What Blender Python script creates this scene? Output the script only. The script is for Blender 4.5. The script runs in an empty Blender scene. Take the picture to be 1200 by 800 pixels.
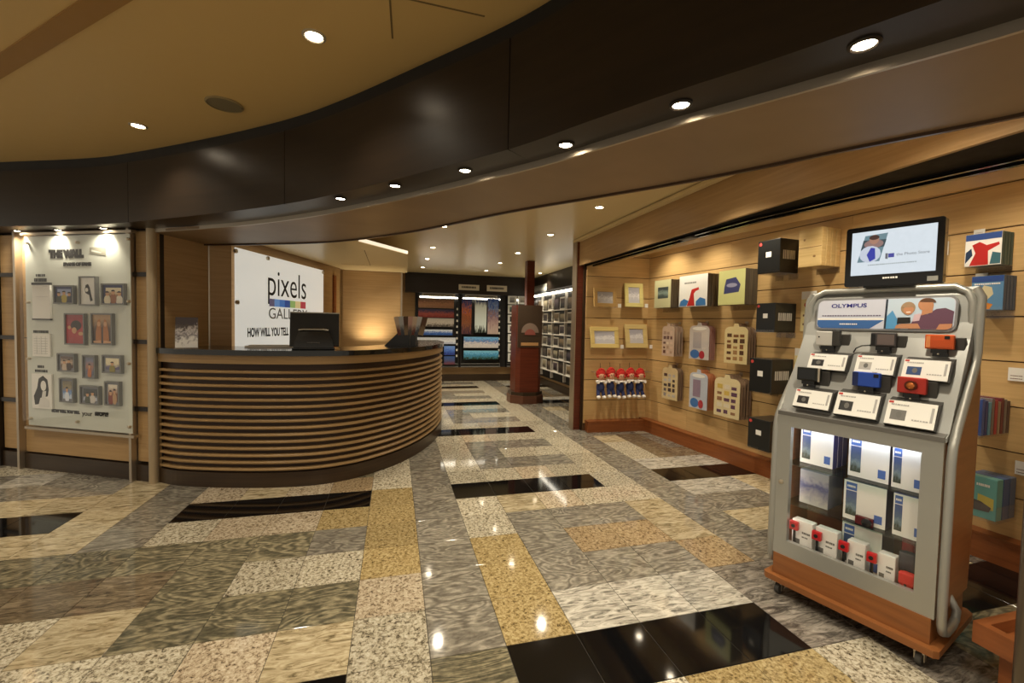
import bpy, bmesh, math, random
from mathutils import Vector, Matrix
random.seed(7)
scn = bpy.context.scene
C = scn.collection
# ------------------------------------------------------------------ camera
HH = 1.40
FPX, PITCH, ROLL, YAW = 511.6, 0.03908, 0.02038, 0.26279
_fw = Vector((math.sin(YAW)*math.cos(PITCH), math.cos(YAW)*math.cos(PITCH), -math.sin(PITCH)))
_rt = Vector((math.cos(YAW), -math.sin(YAW), 0)); _up = _rt.cross(_fw)
CR = math.cos(ROLL)*_rt + math.sin(ROLL)*_up
CU = -math.sin(ROLL)*_rt + math.cos(ROLL)*_up
cam = bpy.data.cameras.new('camera'); camo = bpy.data.objects.new('camera', cam); C.objects.link(camo)
cam.sensor_width = 36; cam.lens = 36*FPX/1200; cam.clip_start = 0.05
camo.matrix_world = Matrix(((CR.x, CU.x, -_fw.x, 0), (CR.y, CU.y, -_fw.y, 0), (CR.z, CU.z, -_fw.z, HH), (0, 0, 0, 1)))
scn.camera = camo
# ------------------------------------------------------------------ world, exposure
w = bpy.data.worlds.new('world'); scn.world = w; w.use_nodes = True
w.node_tree.nodes['Background'].inputs[0].default_value = (1.0, 0.88, 0.70, 1)
w.node_tree.nodes['Background'].inputs[1].default_value = 0.42
scn.view_settings.view_transform = 'Standard'; scn.view_settings.look = 'None'
scn.view_settings.gamma = 1; scn.view_settings.use_curve_mapping = False
scn.view_settings.exposure = 0.66
WARM = (1.0, 0.89, 0.69)

# ------------------------------------------------------------------ photo pixel -> place
def ray(px, py): return _fw*FPX + CR*(px-600) - CU*(py-400)
def onz(px, py, z=0.0):
    d = ray(px, py); t = (z-HH)/d.z; return Vector((d.x*t, d.y*t, z))
def onwall(px, py, a, b):
    """point on the vertical plane through plan points a,b -> (u along a->b, z)"""
    d = ray(px, py); ax, ay = a; bx, by = b; nx, ny = by-ay, ax-bx
    t = (nx*ax+ny*ay)/(nx*d.x+ny*d.y); L = math.hypot(bx-ax, by-ay)
    return ((d.x*t-ax)*(bx-ax)+(d.y*t-ay)*(by-ay))/L, d.z*t+HH
def hat(px, py, x, y):
    d = ray(px, py); return HH + d.z*math.hypot(x, y)/math.hypot(d.x, d.y)

# ------------------------------------------------------------------ materials
MATS = {}
def newmat(name):
    m = bpy.data.materials.new(name); m.use_nodes = True
    nt = m.node_tree; return m, nt, nt.nodes['Principled BSDF']
def srgb(r, g, b): 
    f = lambda c: (c/255/12.92 if c/255 <= .04045 else ((c/255+.055)/1.055)**2.4)
    return (f(r), f(g), f(b), 1)
def plain(name, rgb, rough=.5, metal=0, spec=.5, coat=0, emit=0, bump=0):
    if name in MATS: return MATS[name]
    m, nt, b = newmat(name); b.inputs['Base Color'].default_value = srgb(*rgb)
    b.inputs['Roughness'].default_value = rough; b.inputs['Metallic'].default_value = metal
    b.inputs['Specular IOR Level'].default_value = spec; b.inputs['Coat Weight'].default_value = coat
    if emit:
        b.inputs['Emission Color'].default_value = srgb(*rgb); b.inputs['Emission Strength'].default_value = emit
    # slight procedural mottling so that no surface is dead flat
    tc = nt.nodes.new('ShaderNodeTexCoord'); n = nt.nodes.new('ShaderNodeTexNoise'); n.inputs['Scale'].default_value = 18
    nt.links.new(tc.outputs['Object'], n.inputs['Vector'])
    mr = nt.nodes.new('ShaderNodeMapRange'); mr.inputs[3].default_value = rough*.9; mr.inputs[4].default_value = min(1, rough*1.1)
    nt.links.new(n.outputs['Fac'], mr.inputs[0]); nt.links.new(mr.outputs[0], b.inputs['Roughness'])
    MATS[name] = m; return m
def ramp(nt, fac, stops):
    r = nt.nodes.new('ShaderNodeValToRGB'); e = r.color_ramp.elements
    while len(e) < len(stops): e.new(.5)
    for i, (p, c) in enumerate(stops): e[i].position = p; e[i].color = srgb(*c)
    nt.links.new(fac, r.inputs[0]); return r.outputs[0]
def mapping(nt, vec, scale, loc=(0, 0, 0)):
    mp = nt.nodes.new('ShaderNodeMapping'); mp.inputs['Scale'].default_value = scale; mp.inputs['Location'].default_value = loc
    nt.links.new(vec, mp.inputs['Vector']); return mp.outputs[0]
def noise(nt, vec, scale, detail=4, dist=0, rough=.55):
    n = nt.nodes.new('ShaderNodeTexNoise'); n.inputs['Scale'].default_value = scale; n.inputs['Detail'].default_value = detail
    n.inputs['Distortion'].default_value = dist; n.inputs['Roughness'].default_value = rough
    nt.links.new(vec, n.inputs['Vector']); return n.outputs['Fac']
def wood(name, c1, c2, rough=.42, coat=.0, grain=(2.2, 2.2, 55)):
    if name in MATS: return MATS[name]
    m, nt, b = newmat(name)
    g = nt.nodes.new('ShaderNodeNewGeometry'); oi = nt.nodes.new('ShaderNodeObjectInfo')
    add = nt.nodes.new('ShaderNodeVectorMath'); add.operation = 'ADD'
    sc = nt.nodes.new('ShaderNodeVectorMath'); sc.operation = 'SCALE'; sc.inputs[0].default_value = (7, 5, 3)
    nt.links.new(oi.outputs['Random'], sc.inputs['Scale'])
    nt.links.new(g.outputs['Position'], add.inputs[0]); nt.links.new(sc.outputs[0], add.inputs[1])
    f1 = noise(nt, mapping(nt, add.outputs[0], grain), 1.0, 5, .4)
    col = ramp(nt, f1, [(.28, c1), (.72, c2)])
    hs = nt.nodes.new('ShaderNodeHueSaturation'); nt.links.new(col, hs.inputs['Color'])
    mr = nt.nodes.new('ShaderNodeMapRange'); mr.inputs[3].default_value = .93; mr.inputs[4].default_value = 1.07
    nt.links.new(oi.outputs['Random'], mr.inputs[0]); nt.links.new(mr.outputs[0], hs.inputs['Value'])
    nt.links.new(hs.outputs[0], b.inputs['Base Color'])
    b.inputs['Roughness'].default_value = rough; b.inputs['Coat Weight'].default_value = coat; b.inputs['Coat Roughness'].default_value = .15; b.inputs['Specular IOR Level'].default_value = .35
    MATS[name] = m; return m
def granite(name, kind, cols, rough=.07):
    """polished stone: 'speckle', 'swirl', 'streak' or 'black'"""
    m, nt, b = newmat(name)
    g = nt.nodes.new('ShaderNodeNewGeometry'); oi = nt.nodes.new('ShaderNodeObjectInfo')
    sc = nt.nodes.new('ShaderNodeVectorMath'); sc.operation = 'SCALE'; sc.inputs[0].default_value = (37, 23, 11)
    nt.links.new(oi.outputs['Random'], sc.inputs['Scale'])
    add = nt.nodes.new('ShaderNodeVectorMath'); add.operation = 'ADD'
    nt.links.new(g.outputs['Position'], add.inputs[0]); nt.links.new(sc.outputs[0], add.inputs[1]); v = add.outputs[0]
    if kind == 'speckle':
        f = noise(nt, mapping(nt, v, (1, 1, 1)), 62, 5, .5, .68)
        col = ramp(nt, f, [(.34, cols[0]), (.43, cols[1]), (.52, cols[2]), (.66, cols[3])])
    elif kind == 'swirl':
        f0 = noise(nt, mapping(nt, v, (1.3, 3.4, 1)), 1.5, 2, 2.2, .45)
        wv = nt.nodes.new('ShaderNodeMath'); wv.operation = 'MULTIPLY'; wv.inputs[1].default_value = 46; nt.links.new(f0, wv.inputs[0])
        sn = nt.nodes.new('ShaderNodeMath'); sn.operation = 'SINE'; nt.links.new(wv.outputs[0], sn.inputs[0])
        f1 = noise(nt, mapping(nt, v, (1, 2.2, 1)), 26, 5, .4)
        mx = nt.nodes.new('ShaderNodeMath'); mx.operation = 'MULTIPLY_ADD'; mx.inputs[1].default_value = .19; nt.links.new(sn.outputs[0], mx.inputs[0]); nt.links.new(f1, mx.inputs[2])
        col = ramp(nt, mx.outputs[0], [(.22, cols[0]), (.42, cols[1]), (.6, cols[2]), (.8, cols[3])])
    elif kind == 'streak':
        f0 = noise(nt, mapping(nt, v, (8, 30, 1)), 1.0, 6, 1.6, .66)
        col = ramp(nt, f0, [(.33, cols[0]), (.45, cols[1]), (.55, cols[2]), (.7, cols[3])])
    else:
        f0 = noise(nt, v, 160, 2); col = ramp(nt, f0, [(.5, cols[0]), (.72, cols[1])])
    hs = nt.nodes.new('ShaderNodeHueSaturation'); nt.links.new(col, hs.inputs['Color'])
    mr = nt.nodes.new('ShaderNodeMapRange'); mr.inputs[3].default_value = .86; mr.inputs[4].default_value = 1.1
    nt.links.new(oi.outputs['Random'], mr.inputs[0]); nt.links.new(mr.outputs[0], hs.inputs['Value'])
    nt.links.new(hs.outputs[0], b.inputs['Base Color'])
    b.inputs['Roughness'].default_value = rough; b.inputs['Specular IOR Level'].default_value = .5
    MATS[name] = m; return m
def glass(name, tint=(255, 255, 255), refl=.06, rough=.02):
    if name in MATS: return MATS[name]
    m = bpy.data.materials.new(name); m.use_nodes = True; nt = m.node_tree; nt.nodes.clear()
    o = nt.nodes.new('ShaderNodeOutputMaterial'); t = nt.nodes.new('ShaderNodeBsdfTransparent'); gl = nt.nodes.new('ShaderNodeBsdfGlossy')
    t.inputs[0].default_value = srgb(*tint); gl.inputs['Roughness'].default_value = rough
    lw = nt.nodes.new('ShaderNodeLayerWeight'); lw.inputs[0].default_value = .5
    pw = nt.nodes.new('ShaderNodeMath'); pw.operation = 'POWER'; pw.inputs[1].default_value = 5; nt.links.new(lw.outputs['Facing'], pw.inputs[0])
    ma = nt.nodes.new('ShaderNodeMath'); ma.operation = 'MULTIPLY_ADD'; ma.inputs[1].default_value = .5; ma.inputs[2].default_value = refl*.5; nt.links.new(pw.outputs[0], ma.inputs[0])
    mx = nt.nodes.new('ShaderNodeMixShader'); nt.links.new(ma.outputs[0], mx.inputs[0]); nt.links.new(t.outputs[0], mx.inputs[1]); nt.links.new(gl.outputs[0], mx.inputs[2])
    nt.links.new(mx.outputs[0], o.inputs[0]); MATS[name] = m; return m
def picture(name, stops, axis=2, n=4.0, amt=.35, rough=.3, emit=0, sc=(1, 1, 1)):
    """flat print: a colour ramp across the sheet broken up by noise"""
    if name in MATS: return MATS[name]
    m, nt, b = newmat(name); tc = nt.nodes.new('ShaderNodeTexCoord')
    sp = nt.nodes.new('ShaderNodeSeparateXYZ'); nt.links.new(tc.outputs['Generated'], sp.inputs[0])
    f = noise(nt, mapping(nt, tc.outputs['Generated'], sc), n, 5, .8)
    s = nt.nodes.new('ShaderNodeMath'); s.operation = 'SUBTRACT'; s.inputs[1].default_value = .5; nt.links.new(f, s.inputs[0])
    ma = nt.nodes.new('ShaderNodeMath'); ma.operation = 'MULTIPLY_ADD'; ma.inputs[1].default_value = amt
    nt.links.new(s.outputs[0], ma.inputs[0]); nt.links.new(sp.outputs[axis], ma.inputs[2])
    col = ramp(nt, ma.outputs[0], stops); nt.links.new(col, b.inputs['Base Color']); b.inputs['Roughness'].default_value = rough
    if emit: nt.links.new(col, b.inputs['Emission Color']); b.inputs['Emission Strength'].default_value = emit
    MATS[name] = m; return m
W_WALL = wood('anigre_wood', (164, 132, 90), (182, 150, 106))
W_SLAT = wood('slat_wood', (192, 157, 104), (210, 175, 121))
W_SOF = wood('soffit_wood', (128, 106, 80), (144, 120, 92))
W_CHERRY = wood('cherry_wood', (122, 68, 34), (144, 84, 44), .4, .05, (3, 3, 40))
W_RED = wood('mahogany_wood', (84, 38, 24), (106, 50, 32), .35, .1)
W_DARK = wood('espresso_wood', (30, 23, 17), (40, 30, 22), .34, 0, (2, 2, 30))
W_KICK = wood('kick_wood', (44, 32, 20), (58, 42, 26), .35, .2)
W_LEDGE = wood('ledge_wood', (140, 112, 74), (162, 132, 90), .4, 0)
W_BACK = wood('counter_back_wood', (44, 27, 14), (56, 36, 20), .45, 0)
M_CEIL = plain('ceiling_paint', (208, 176, 114), .55)
M_CEIL2 = plain('gallery_ceiling_paint', (226, 206, 158), .3)
M_BLACK = plain('black_gap', (10, 9, 8), .6)
M_METAL = plain('brushed_metal', (188, 176, 158), .38, .9)
M_CHROME = plain('chrome', (196, 184, 164), .28, .8)
M_SILVER = plain('silver_paint', (168, 168, 162), .38, .55)
M_GREYP = plain('grey_plastic', (104, 102, 98), .5)
M_DGREY = plain('dark_grey_plastic', (58, 56, 53), .5)
M_BLKP = plain('black_plastic', (16, 16, 17), .35)
M_GLOSSBLK = plain('gloss_black_plastic', (9, 9, 10), .12)
M_WHITE = plain('white_card', (236, 234, 228), .5)
M_INK = plain('black_ink', (24, 22, 20), .6)
M_LAMP = plain('lamp_lens', (255, 236, 205), .5, emit=30)
M_RING = plain('lamp_ring', (205, 195, 175), .35, .6)
M_RINGD = plain('dark_lamp_ring', (40, 34, 28), .4, .3)
M_TRACK = plain('black_track', (13, 12, 11), .7, spec=.2)
M_GLASS = glass('clear_glass')

# ------------------------------------------------------------------ mesh helpers
def obj(name, bm, mat, parent=None, smooth=False):
    me = bpy.data.meshes.new(name); bmesh.ops.recalc_face_normals(bm, faces=bm.faces); bm.to_mesh(me); bm.free()
    if smooth:
        for p in me.polygons: p.use_smooth = True
        me.set_sharp_from_angle(angle=math.radians(38))
    for m in (mat if isinstance(mat, (list, tuple)) else [mat]): me.materials.append(m)
    o = bpy.data.objects.new(name, me); C.objects.link(o)
    if parent: o.parent = parent
    return o
def tag(o, label, cat, group=None):
    o['label'] = label; o['category'] = cat
    if group: o['group'] = group
    return o
def struct(o): o['kind'] = 'structure'; return o
def thing(name, label, cat, loc=(0, 0, 0), rotz=0, group=None):
    o = bpy.data.objects.new(name, None); C.objects.link(o); o.empty_display_size = .05
    o.location = loc; o.rotation_euler = (0, 0, rotz); return tag(o, label, cat, group)
def sempty(name, loc=(0, 0, 0), rotz=0):
    o = bpy.data.objects.new(name, None); C.objects.link(o); o.location = loc; o.rotation_euler = (0, 0, rotz); return struct(o)
def dup(o, parent=None):
    c = o.copy(); C.objects.link(c); c.parent = parent
    for ch in list(o.children): dup(ch, c)
    return c
def bx(x0, x1, y0, y1, z0, z1, bm=None, r=0, seg=2):
    b2 = bmesh.new()
    v = [b2.verts.new((x, y, z)) for z in (z0, z1) for y in (y0, y1) for x in (x0, x1)]
    for f in ((0, 2, 3, 1), (4, 5, 7, 6), (0, 1, 5, 4), (1, 3, 7, 5), (3, 2, 6, 7), (2, 0, 4, 6)): b2.faces.new([v[i] for i in f])
    if r: bmesh.ops.bevel(b2, geom=list(b2.edges), offset=r, segments=seg, affect='EDGES', profile=.5)
    return merge(bm, b2)
def merge(bm, b2, mat=None):
    if mat is not None: b2.transform(mat)
    if bm is None: return b2
    me = bpy.data.meshes.new('t'); b2.to_mesh(me); b2.free(); bm.from_mesh(me); bpy.data.meshes.remove(me); return bm
def prism(pts, z0, z1, bm=None):
    b2 = bmesh.new(); n = len(pts)
    a = [b2.verts.new((p[0], p[1], z0)) for p in pts]; b = [b2.verts.new((p[0], p[1], z1)) for p in pts]
    b2.faces.new(a[::-1]); b2.faces.new(b)
    for i in range(n): b2.faces.new((a[i], a[(i+1) % n], b[(i+1) % n], b[i]))
    return merge(bm, b2)
def extr(pts, y0, y1, bm=None):
    """outline in local x,z extruded along y"""
    b2 = bmesh.new(); n = len(pts)
    a = [b2.verts.new((p[0], y0, p[1])) for p in pts]; b = [b2.verts.new((p[0], y1, p[1])) for p in pts]
    b2.faces.new(a); b2.faces.new(b[::-1])
    for i in range(n): b2.faces.new((a[(i+1) % n], a[i], b[i], b[(i+1) % n]))
    return merge(bm, b2)
def extx(pts, x0, x1, bm=None):
    """outline in local y,z extruded along x"""
    b2 = bmesh.new(); n = len(pts)
    a = [b2.verts.new((x0, p[0], p[1])) for p in pts]; b = [b2.verts.new((x1, p[0], p[1])) for p in pts]
    b2.faces.new(a); b2.faces.new(b[::-1])
    for i in range(n): b2.faces.new((a[(i+1) % n], a[i], b[i], b[(i+1) % n]))
    return merge(bm, b2)
def rrect(x0, x1, z0, z1, r, seg=5):
    out = []
    for cx, cz, a0 in ((x1-r, z1-r, 0), (x0+r, z1-r, 90), (x0+r, z0+r, 180), (x1-r, z0+r, 270)):
        for i in range(seg+1):
            a = math.radians(a0+90*i/seg); out.append((cx+r*math.cos(a), cz+r*math.sin(a)))
    return out
def lathe(prof, seg=20, loc=(0, 0, 0), bm=None, cap=True):
    b2 = bmesh.new(); rings = []
    for r, z in prof: rings.append([b2.verts.new((r*math.cos(2*math.pi*i/seg), r*math.sin(2*math.pi*i/seg), z)) for i in range(seg)])
    for a, b in zip(rings, rings[1:]):
        for i in range(seg): b2.faces.new((a[i], a[(i+1) % seg], b[(i+1) % seg], b[i]))
    if cap: b2.faces.new(rings[0][::-1]); b2.faces.new(rings[-1])
    return merge(bm, b2, Matrix.Translation(loc))
def ball(r, loc, sc=(1, 1, 1), bm=None, u=12, v=8):
    b2 = bmesh.new(); bmesh.ops.create_uvsphere(b2, u_segments=u, v_segments=v, radius=r)
    return merge(bm, b2, Matrix.Translation(loc) @ Matrix.Diagonal((*sc, 1)))
def tube(pts, r, seg=10, bm=None):
    b2 = bmesh.new(); pts = [Vector(p) for p in pts]; rings = []
    for i, p in enumerate(pts):
        t = (pts[min(i+1, len(pts)-1)]-pts[max(i-1, 0)]).normalized()
        n = t.cross(Vector((0, 0, 1)) if abs(t.z) < .9 else Vector((1, 0, 0))).normalized()
        if rings and n.dot(pn) < 0: n = -n
        if rings: n = (pn - t*pn.dot(t)).normalized()
        pn = n; bi = t.cross(n)
        rings.append([b2.verts.new(p+n*r*math.cos(2*math.pi*k/seg)+bi*r*math.sin(2*math.pi*k/seg)) for k in range(seg)])
    for a, b in zip(rings, rings[1:]):
        for k in range(seg): b2.faces.new((a[k], a[(k+1) % seg], b[(k+1) % seg], b[k]))
    b2.faces.new(rings[0][::-1]); b2.faces.new(rings[-1])
    return merge(bm, b2)
def spline(pts, n=8):
    out = []; P = [Vector((p[0], p[1])) for p in pts]
    for i in range(len(P)-1):
        a, b, c, d = P[max(i-1, 0)], P[i], P[i+1], P[min(i+2, len(P)-1)]
        for k in range(n):
            t = k/n; out.append(.5*((2*b)+(c-a)*t+(2*a-5*b+4*c-d)*t*t+(3*b-a-3*c+d)*t**3))
    out.append(P[-1]); return out
def offset(path, d):
    """shift a plan path to its left by d"""
    out = []
    for i, p in enumerate(path):
        t = (path[min(i+1, len(path)-1)]-path[max(i-1, 0)]).normalized(); out.append(p+Vector((-t.y, t.x))*d)
    return out
def strip(pa, za, pb, zb, bm=None):
    """ribbon between two plan paths of the same length"""
    b2 = bm or bmesh.new()
    a = [b2.verts.new((p.x, p.y, za)) for p in pa]; b = [b2.verts.new((p.x, p.y, zb)) for p in pb]
    for i in range(len(a)-1): b2.faces.new((a[i], a[i+1], b[i+1], b[i]))
    return b2
def slabpath(pa, pb, z0, z1, bm=None):
    """closed solid between two plan paths and two heights"""
    b2 = bmesh.new(); q = []
    for A, z in ((pa, z0), (pb, z0), (pb, z1), (pa, z1)): q.append([b2.verts.new((p.x, p.y, z)) for p in A])
    for j in range(4):
        A, B = q[j], q[(j+1) % 4]
        for i in range(len(A)-1): b2.faces.new((A[i], A[i+1], B[i+1], B[i]))
    b2.faces.new([r[0] for r in q]); b2.faces.new([r[-1] for r in q][::-1])
    return merge(bm, b2)
def resample(path, n):
    L = [0]
    for a, b in zip(path, path[1:]): L.append(L[-1]+(b-a).length)
    out = []; j = 0
    for k in range(n):
        s = L[-1]*k/(n-1)
        while j < len(L)-2 and L[j+1] < s: j += 1
        t = (s-L[j])/max(1e-9, L[j+1]-L[j]); out.append(path[j].lerp(path[j+1], min(1, t)))
    return out
def text(name, s, size, mat, parent, x, y, z, width=None, height=None, bold=0, align='LEFT', flip=False, shear=0, tilt=0):
    """lettering lying on a local x,z plane that faces -y"""
    cu = bpy.data.curves.new(name, 'FONT'); cu.body = s; cu.size = size; cu.offset = bold; cu.extrude = .0008; cu.shear = shear; cu.align_x = align
    to = bpy.data.objects.new(name, cu); C.objects.link(to); dg = bpy.context.evaluated_depsgraph_get()
    me = bpy.data.meshes.new_from_object(to.evaluated_get(dg)); bpy.data.objects.remove(to); bpy.data.curves.remove(cu)
    xs = [v.co.x for v in me.vertices] or [0, 1]; ys = [v.co.y for v in me.vertices] or [0, 1]
    sx = width/(max(xs)-min(xs)) if width else 1; sy = height/(max(ys)-min(ys)) if height else (sx if width else 1)
    x0 = min(xs) if align == 'LEFT' else 0
    for v in me.vertices: v.co = ((v.co.x-x0)*sx, -v.co.z, (v.co.y)*sy)
    me.materials.append(mat); o = bpy.data.objects.new(name, me); C.objects.link(o); o.parent = parent
    o.location = (x, y, z); o.rotation_euler = (tilt, 0, 0); return o
def ang(a, b): return math.atan2(b[1]-a[1], b[0]-a[0])

# ================================================================== SETTING
ZC, ZG, ZD, ZW = 2.67, 2.55, 2.13, 2.105       # hall ceiling, gallery ceiling, dark soffit, wood soffit
# ---- floor of granite tiles
TS = 0.23383*HH; TX = -.5223*TS; TY = 4.457*TS
granite('granite_grey', 'swirl', [(92, 87, 78), (113, 107, 97), (129, 123, 111), (154, 147, 133)])
granite('granite_green', 'swirl', [(74, 71, 58), (97, 92, 75), (120, 112, 91), (150, 141, 114)])
granite('granite_cream', 'speckle', [(56, 50, 43), (136, 126, 106), (184, 175, 153), (208, 201, 183)])
granite('granite_pink', 'speckle', [(66, 57, 48), (148, 131, 108), (182, 167, 143), (204, 192, 170)])
granite('granite_gold', 'speckle', [(66, 54, 34), (132, 112, 74), (158, 138, 96), (182, 165, 124)])
granite('granite_white', 'streak', [(82, 79, 73), (150, 145, 134), (184, 178, 166), (206, 200, 188)])
granite('granite_tan', 'streak', [(98, 87, 64), (156, 141, 111), (182, 168, 138), (202, 190, 164)])
granite('granite_brown', 'streak', [(64, 56, 46), (98, 86, 69), (120, 106, 86), (146, 132, 110)])
granite('granite_mauve', 'streak', [(56, 52, 48), (92, 86, 79), (124, 117, 108), (156, 148, 137)])
granite('granite_orange', 'speckle', [(62, 50, 38), (124, 104, 78), (150, 130, 100), (172, 154, 124)])
granite('granite_black', 'black', [(9, 9, 10), (22, 22, 24)], .06)
GN = dict(G='grey', D='green', C='cream', P='pink', Y='gold', W='white', T='tan', B='brown', S='mauve', O='orange', K='black')
ROWS = {-1: (-12, 'CCTTKKKKCDDDGGCCYYCSDDDDDD'),
        0: (-12, 'DDKKKKGGKKKKCDKKKKSSKKKKDD'),
        1: (-12, 'TTTTTTTCCCPTCGYWWWSSSTTSTT'),
        2: (-12, 'BBDDDDDCTDDDPGYGGGOGGTTTTT'),
        3: (-12, 'BBBBBBBBBDCCYGYGOOTGTTWWTT'),
        4: (-12, 'GGGDDDDDDDDGYGCGGGTGGGTTTT'),
        5: (-12, 'TTTTTTTGCPPYYGCTPCCGWWTWWW'),
        6: (-12, 'GTKKKKTGKKKKYGKKKKCGKKKKCG'),
        7: (-12, 'CGTTTTTGPTPOCGCCPCCGWWWTCG'),
        8: (-12, 'CGGGGGTGCTTDCGCGGGCGCBBTCG'),
        9: (-12, 'CGGWGGCGCCTTCGCGCCCGCBGPCG'),
        10: (-12, 'CGCCPPCGTTCCCGCGGGCGTBGGCG'),
        11: (-12, 'CGTTCCCGPPTTCGCPCCCGGGCCCG')}
def tilekind(i, k):
    kk = k if k in ROWS else (k % 6 + 6 if k > 0 else k % 6)
    a, s = ROWS[kk]; j = i-a
    return s[j] if 0 <= j < len(s) else s[(i % 6)+12]
floor = obj('floor', bx(-6, 6.5, -3.5, 11.2, -.06, -.0025), plain('grout', (58, 52, 44), .8)); struct(floor)
cells = []
for i in range(-16, 19):
    for k in range(-14, 30):
        x, y = TX+(i+.5)*TS, TY+(k+.5)*TS
        if x < -6 or x > 6.4 or y > 11.1: continue
        d = Vector((x, y, -HH)); dp = d.dot(_fw); size = 0
        if dp > .3:
            px, py = 600+FPX*d.dot(CR)/dp, 400-FPX*d.dot(CU)/dp
            hid = (x < -2.0 and y > 5.0+(-2.0-x)*.5) or (-2 < x < .55 and y > 4.9) or (2.4 < x and y > 5.4 and x < 2.6) or x > 3.55 or (x > 2.5 and 5.3 < y < 5.8)
            if -90 < px < 1290 and py < 860 and not hid: size = 1/dp**3
        cells.append((size, i, k))
cells.sort(reverse=True)
tm = {}
def tilemesh(kind):
    if kind not in tm:
        b = bx(-TS/2+.0013, TS/2-.0013, -TS/2+.0013, TS/2-.0013, -.012, 0); bmesh.ops.bevel(b, geom=[e for e in b.edges if all(v.co.z > -.001 for v in e.verts)], offset=.0012, segments=1, affect='EDGES')
        me = bpy.data.meshes.new('tile'); b.to_mesh(me); b.free(); me.materials.append(MATS['granite_'+GN[kind]]); tm[kind] = me
    return tm[kind]
for size, i, k in cells[:300]:
    o = bpy.data.objects.new('tile', tilemesh(tilekind(i, k))); C.objects.link(o); o.parent = floor
    o.location = (TX+(i+.5)*TS, TY+(k+.5)*TS, 0)
rest = bmesh.new(); keys = list(GN)
for size, i, k in cells[300:]:
    n0 = len(rest.faces); bx(TX+i*TS+.001, TX+(i+1)*TS-.001, TY+k*TS+.001, TY+(k+1)*TS-.001, -.012, -.0002, rest)
    rest.faces.ensure_lookup_table()
    for f in rest.faces[n0:]: f.material_index = keys.index(tilekind(i, k))
ro = obj('distant_tiles', rest, [MATS['granite_'+GN[k]] for k in keys], floor); ro['kind'] = 'stuff'

# ---- plan paths of the curved overhead band
Fp = [(-5.6, 5.70), (-4.2, 5.10), (-3.18, 4.66), (-2.43, 4.33), (-2.0, 4.07), (-1.25, 3.53), (-.68, 3.07), (-.33, 2.72), (.06, 2.27), (.45, 1.80), (.66, 1.47), (.82, 1.22), (.96, 1.02), (1.10, .80), (1.22, .60), (1.42, .22), (1.62, -.25), (1.85, -1.0), (2.05, -2.2), (2.1, -3.4)]
FP = spline(Fp, 8)
Bp = [(-5.6, 6.03), (-4.2, 5.43), (-3.30, 4.99), (-2.55, 4.61), (-2.0, 4.33), (-1.14, 3.75), (-.46, 3.15), (.07, 2.56), (.58, 1.91), (.78, 1.60), (.93, 1.36), (1.08, 1.15), (1.22, .95), (1.40, .68), (1.60, .28), (1.80, -.2), (2.03, -1.0), (2.2, -2.2), (2.25, -3.4)]
BP = spline(Bp, 8)
Wp = [(-1.80, 4.85), (-1.25, 4.60), (-.54, 4.19), (.10, 3.52), (.69, 2.66), (1.05, 2.21), (1.41, 1.75), (1.69, 1.31), (1.93, .95), (2.10, .6), (2.22, .2), (2.30, -.4), (2.33, -1.2), (2.34, -3.4)]
WP = spline(Wp, 8)
# hall ceiling with its joints
ceil = struct(obj('ceiling', bx(-6, 3, -3.5, 6.2, ZC, ZC+.05), M_CEIL))
for (a, b) in (((457, 0), (460, 45)), ((484, 0), (568, 19))):
    p, q = onz(*a, ZC), onz(*b, ZC); d = (p-q).normalized(); p = p+d*1.5
    n = Vector((-d.y, d.x, 0))*.004
    obj('ceiling_joint', prism([p+n, q+n, q-n, p-n], ZC-.0015, ZC+.001), plain('joint_brown', (120, 98, 62), .7), ceil)
# thin strip painted darker for the shade of a ceiling slot, far left
p, q = onz(0, 92, ZC), onz(150, 2, ZC); d = (q-p).normalized(); n = Vector((-d.y, d.x, 0))
p = p-d*2; q = q+d*3
obj('slot_shade', prism([p, q, q-n*.09, p-n*.09], ZC-.006, ZC+.001), plain('slot_shade_brown', (158, 118, 58), .6), ceil)
# gallery ceiling
gp = [(p.x, p.y) for p in WP]+[(6, -3.4), (6, 11), (-2.6, 11), (-2.6, 5.2)]
struct(obj('ceiling', prism(gp, ZG, ZG+.05), M_CEIL2))
# dark fascia, panel by panel, with a shadow gap above
trim1 = sempty('trim_1')
def near(path, pt): return min(range(len(path)), key=lambda i: (path[i]-Vector(pt)).length)
cuts = [0, near(FP, (-2.0, 4.08)), near(FP, (-.68, 3.08)), near(FP, (.45, 1.80)), near(FP, (1.42, .22)), near(FP, (1.85, -1.0)), len(FP)-1]
for a, b in zip(cuts, cuts[1:]):
    seg = resample(FP[a:b+1], 30); d0 = (seg[1]-seg[0]).normalized()*.0025; seg[0] = seg[0]+d0; seg[-1] = seg[-1]-(seg[-1]-seg[-2]).normalized()*.0025
    o = obj('fascia_panel', slabpath(seg, offset(seg, .02), ZD, 2.585), W_DARK, trim1, True)
obj('shadow_gap', slabpath(offset(FP, .03), offset(FP, .06), ZD+.01, ZC+.01), M_BLACK, trim1)
# dark soffit behind it
FB = resample(FP, 120); BB = resample(BP, 120)
def between(A, B): return slabpath(A, B, 0, 0)
trim2 = sempty('trim_2')
for a, b in zip(cuts, cuts[1:]):
    s = resample(offset(FP, .02)[a:b+1], 24); tgt = []
    for p in s: tgt.append(BP[near(BP, p)])
    seg = []
    # nearest points on the inner path, finely sampled
    fine = resample(BP, 900); tgt = [fine[near(fine, p)] for p in s]
    s[0] = s[0]+(s[1]-s[0]).normalized()*.002
    obj('soffit_panel', slabpath(s, tgt, ZD, ZD+.02), W_DARK, trim2)
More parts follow.
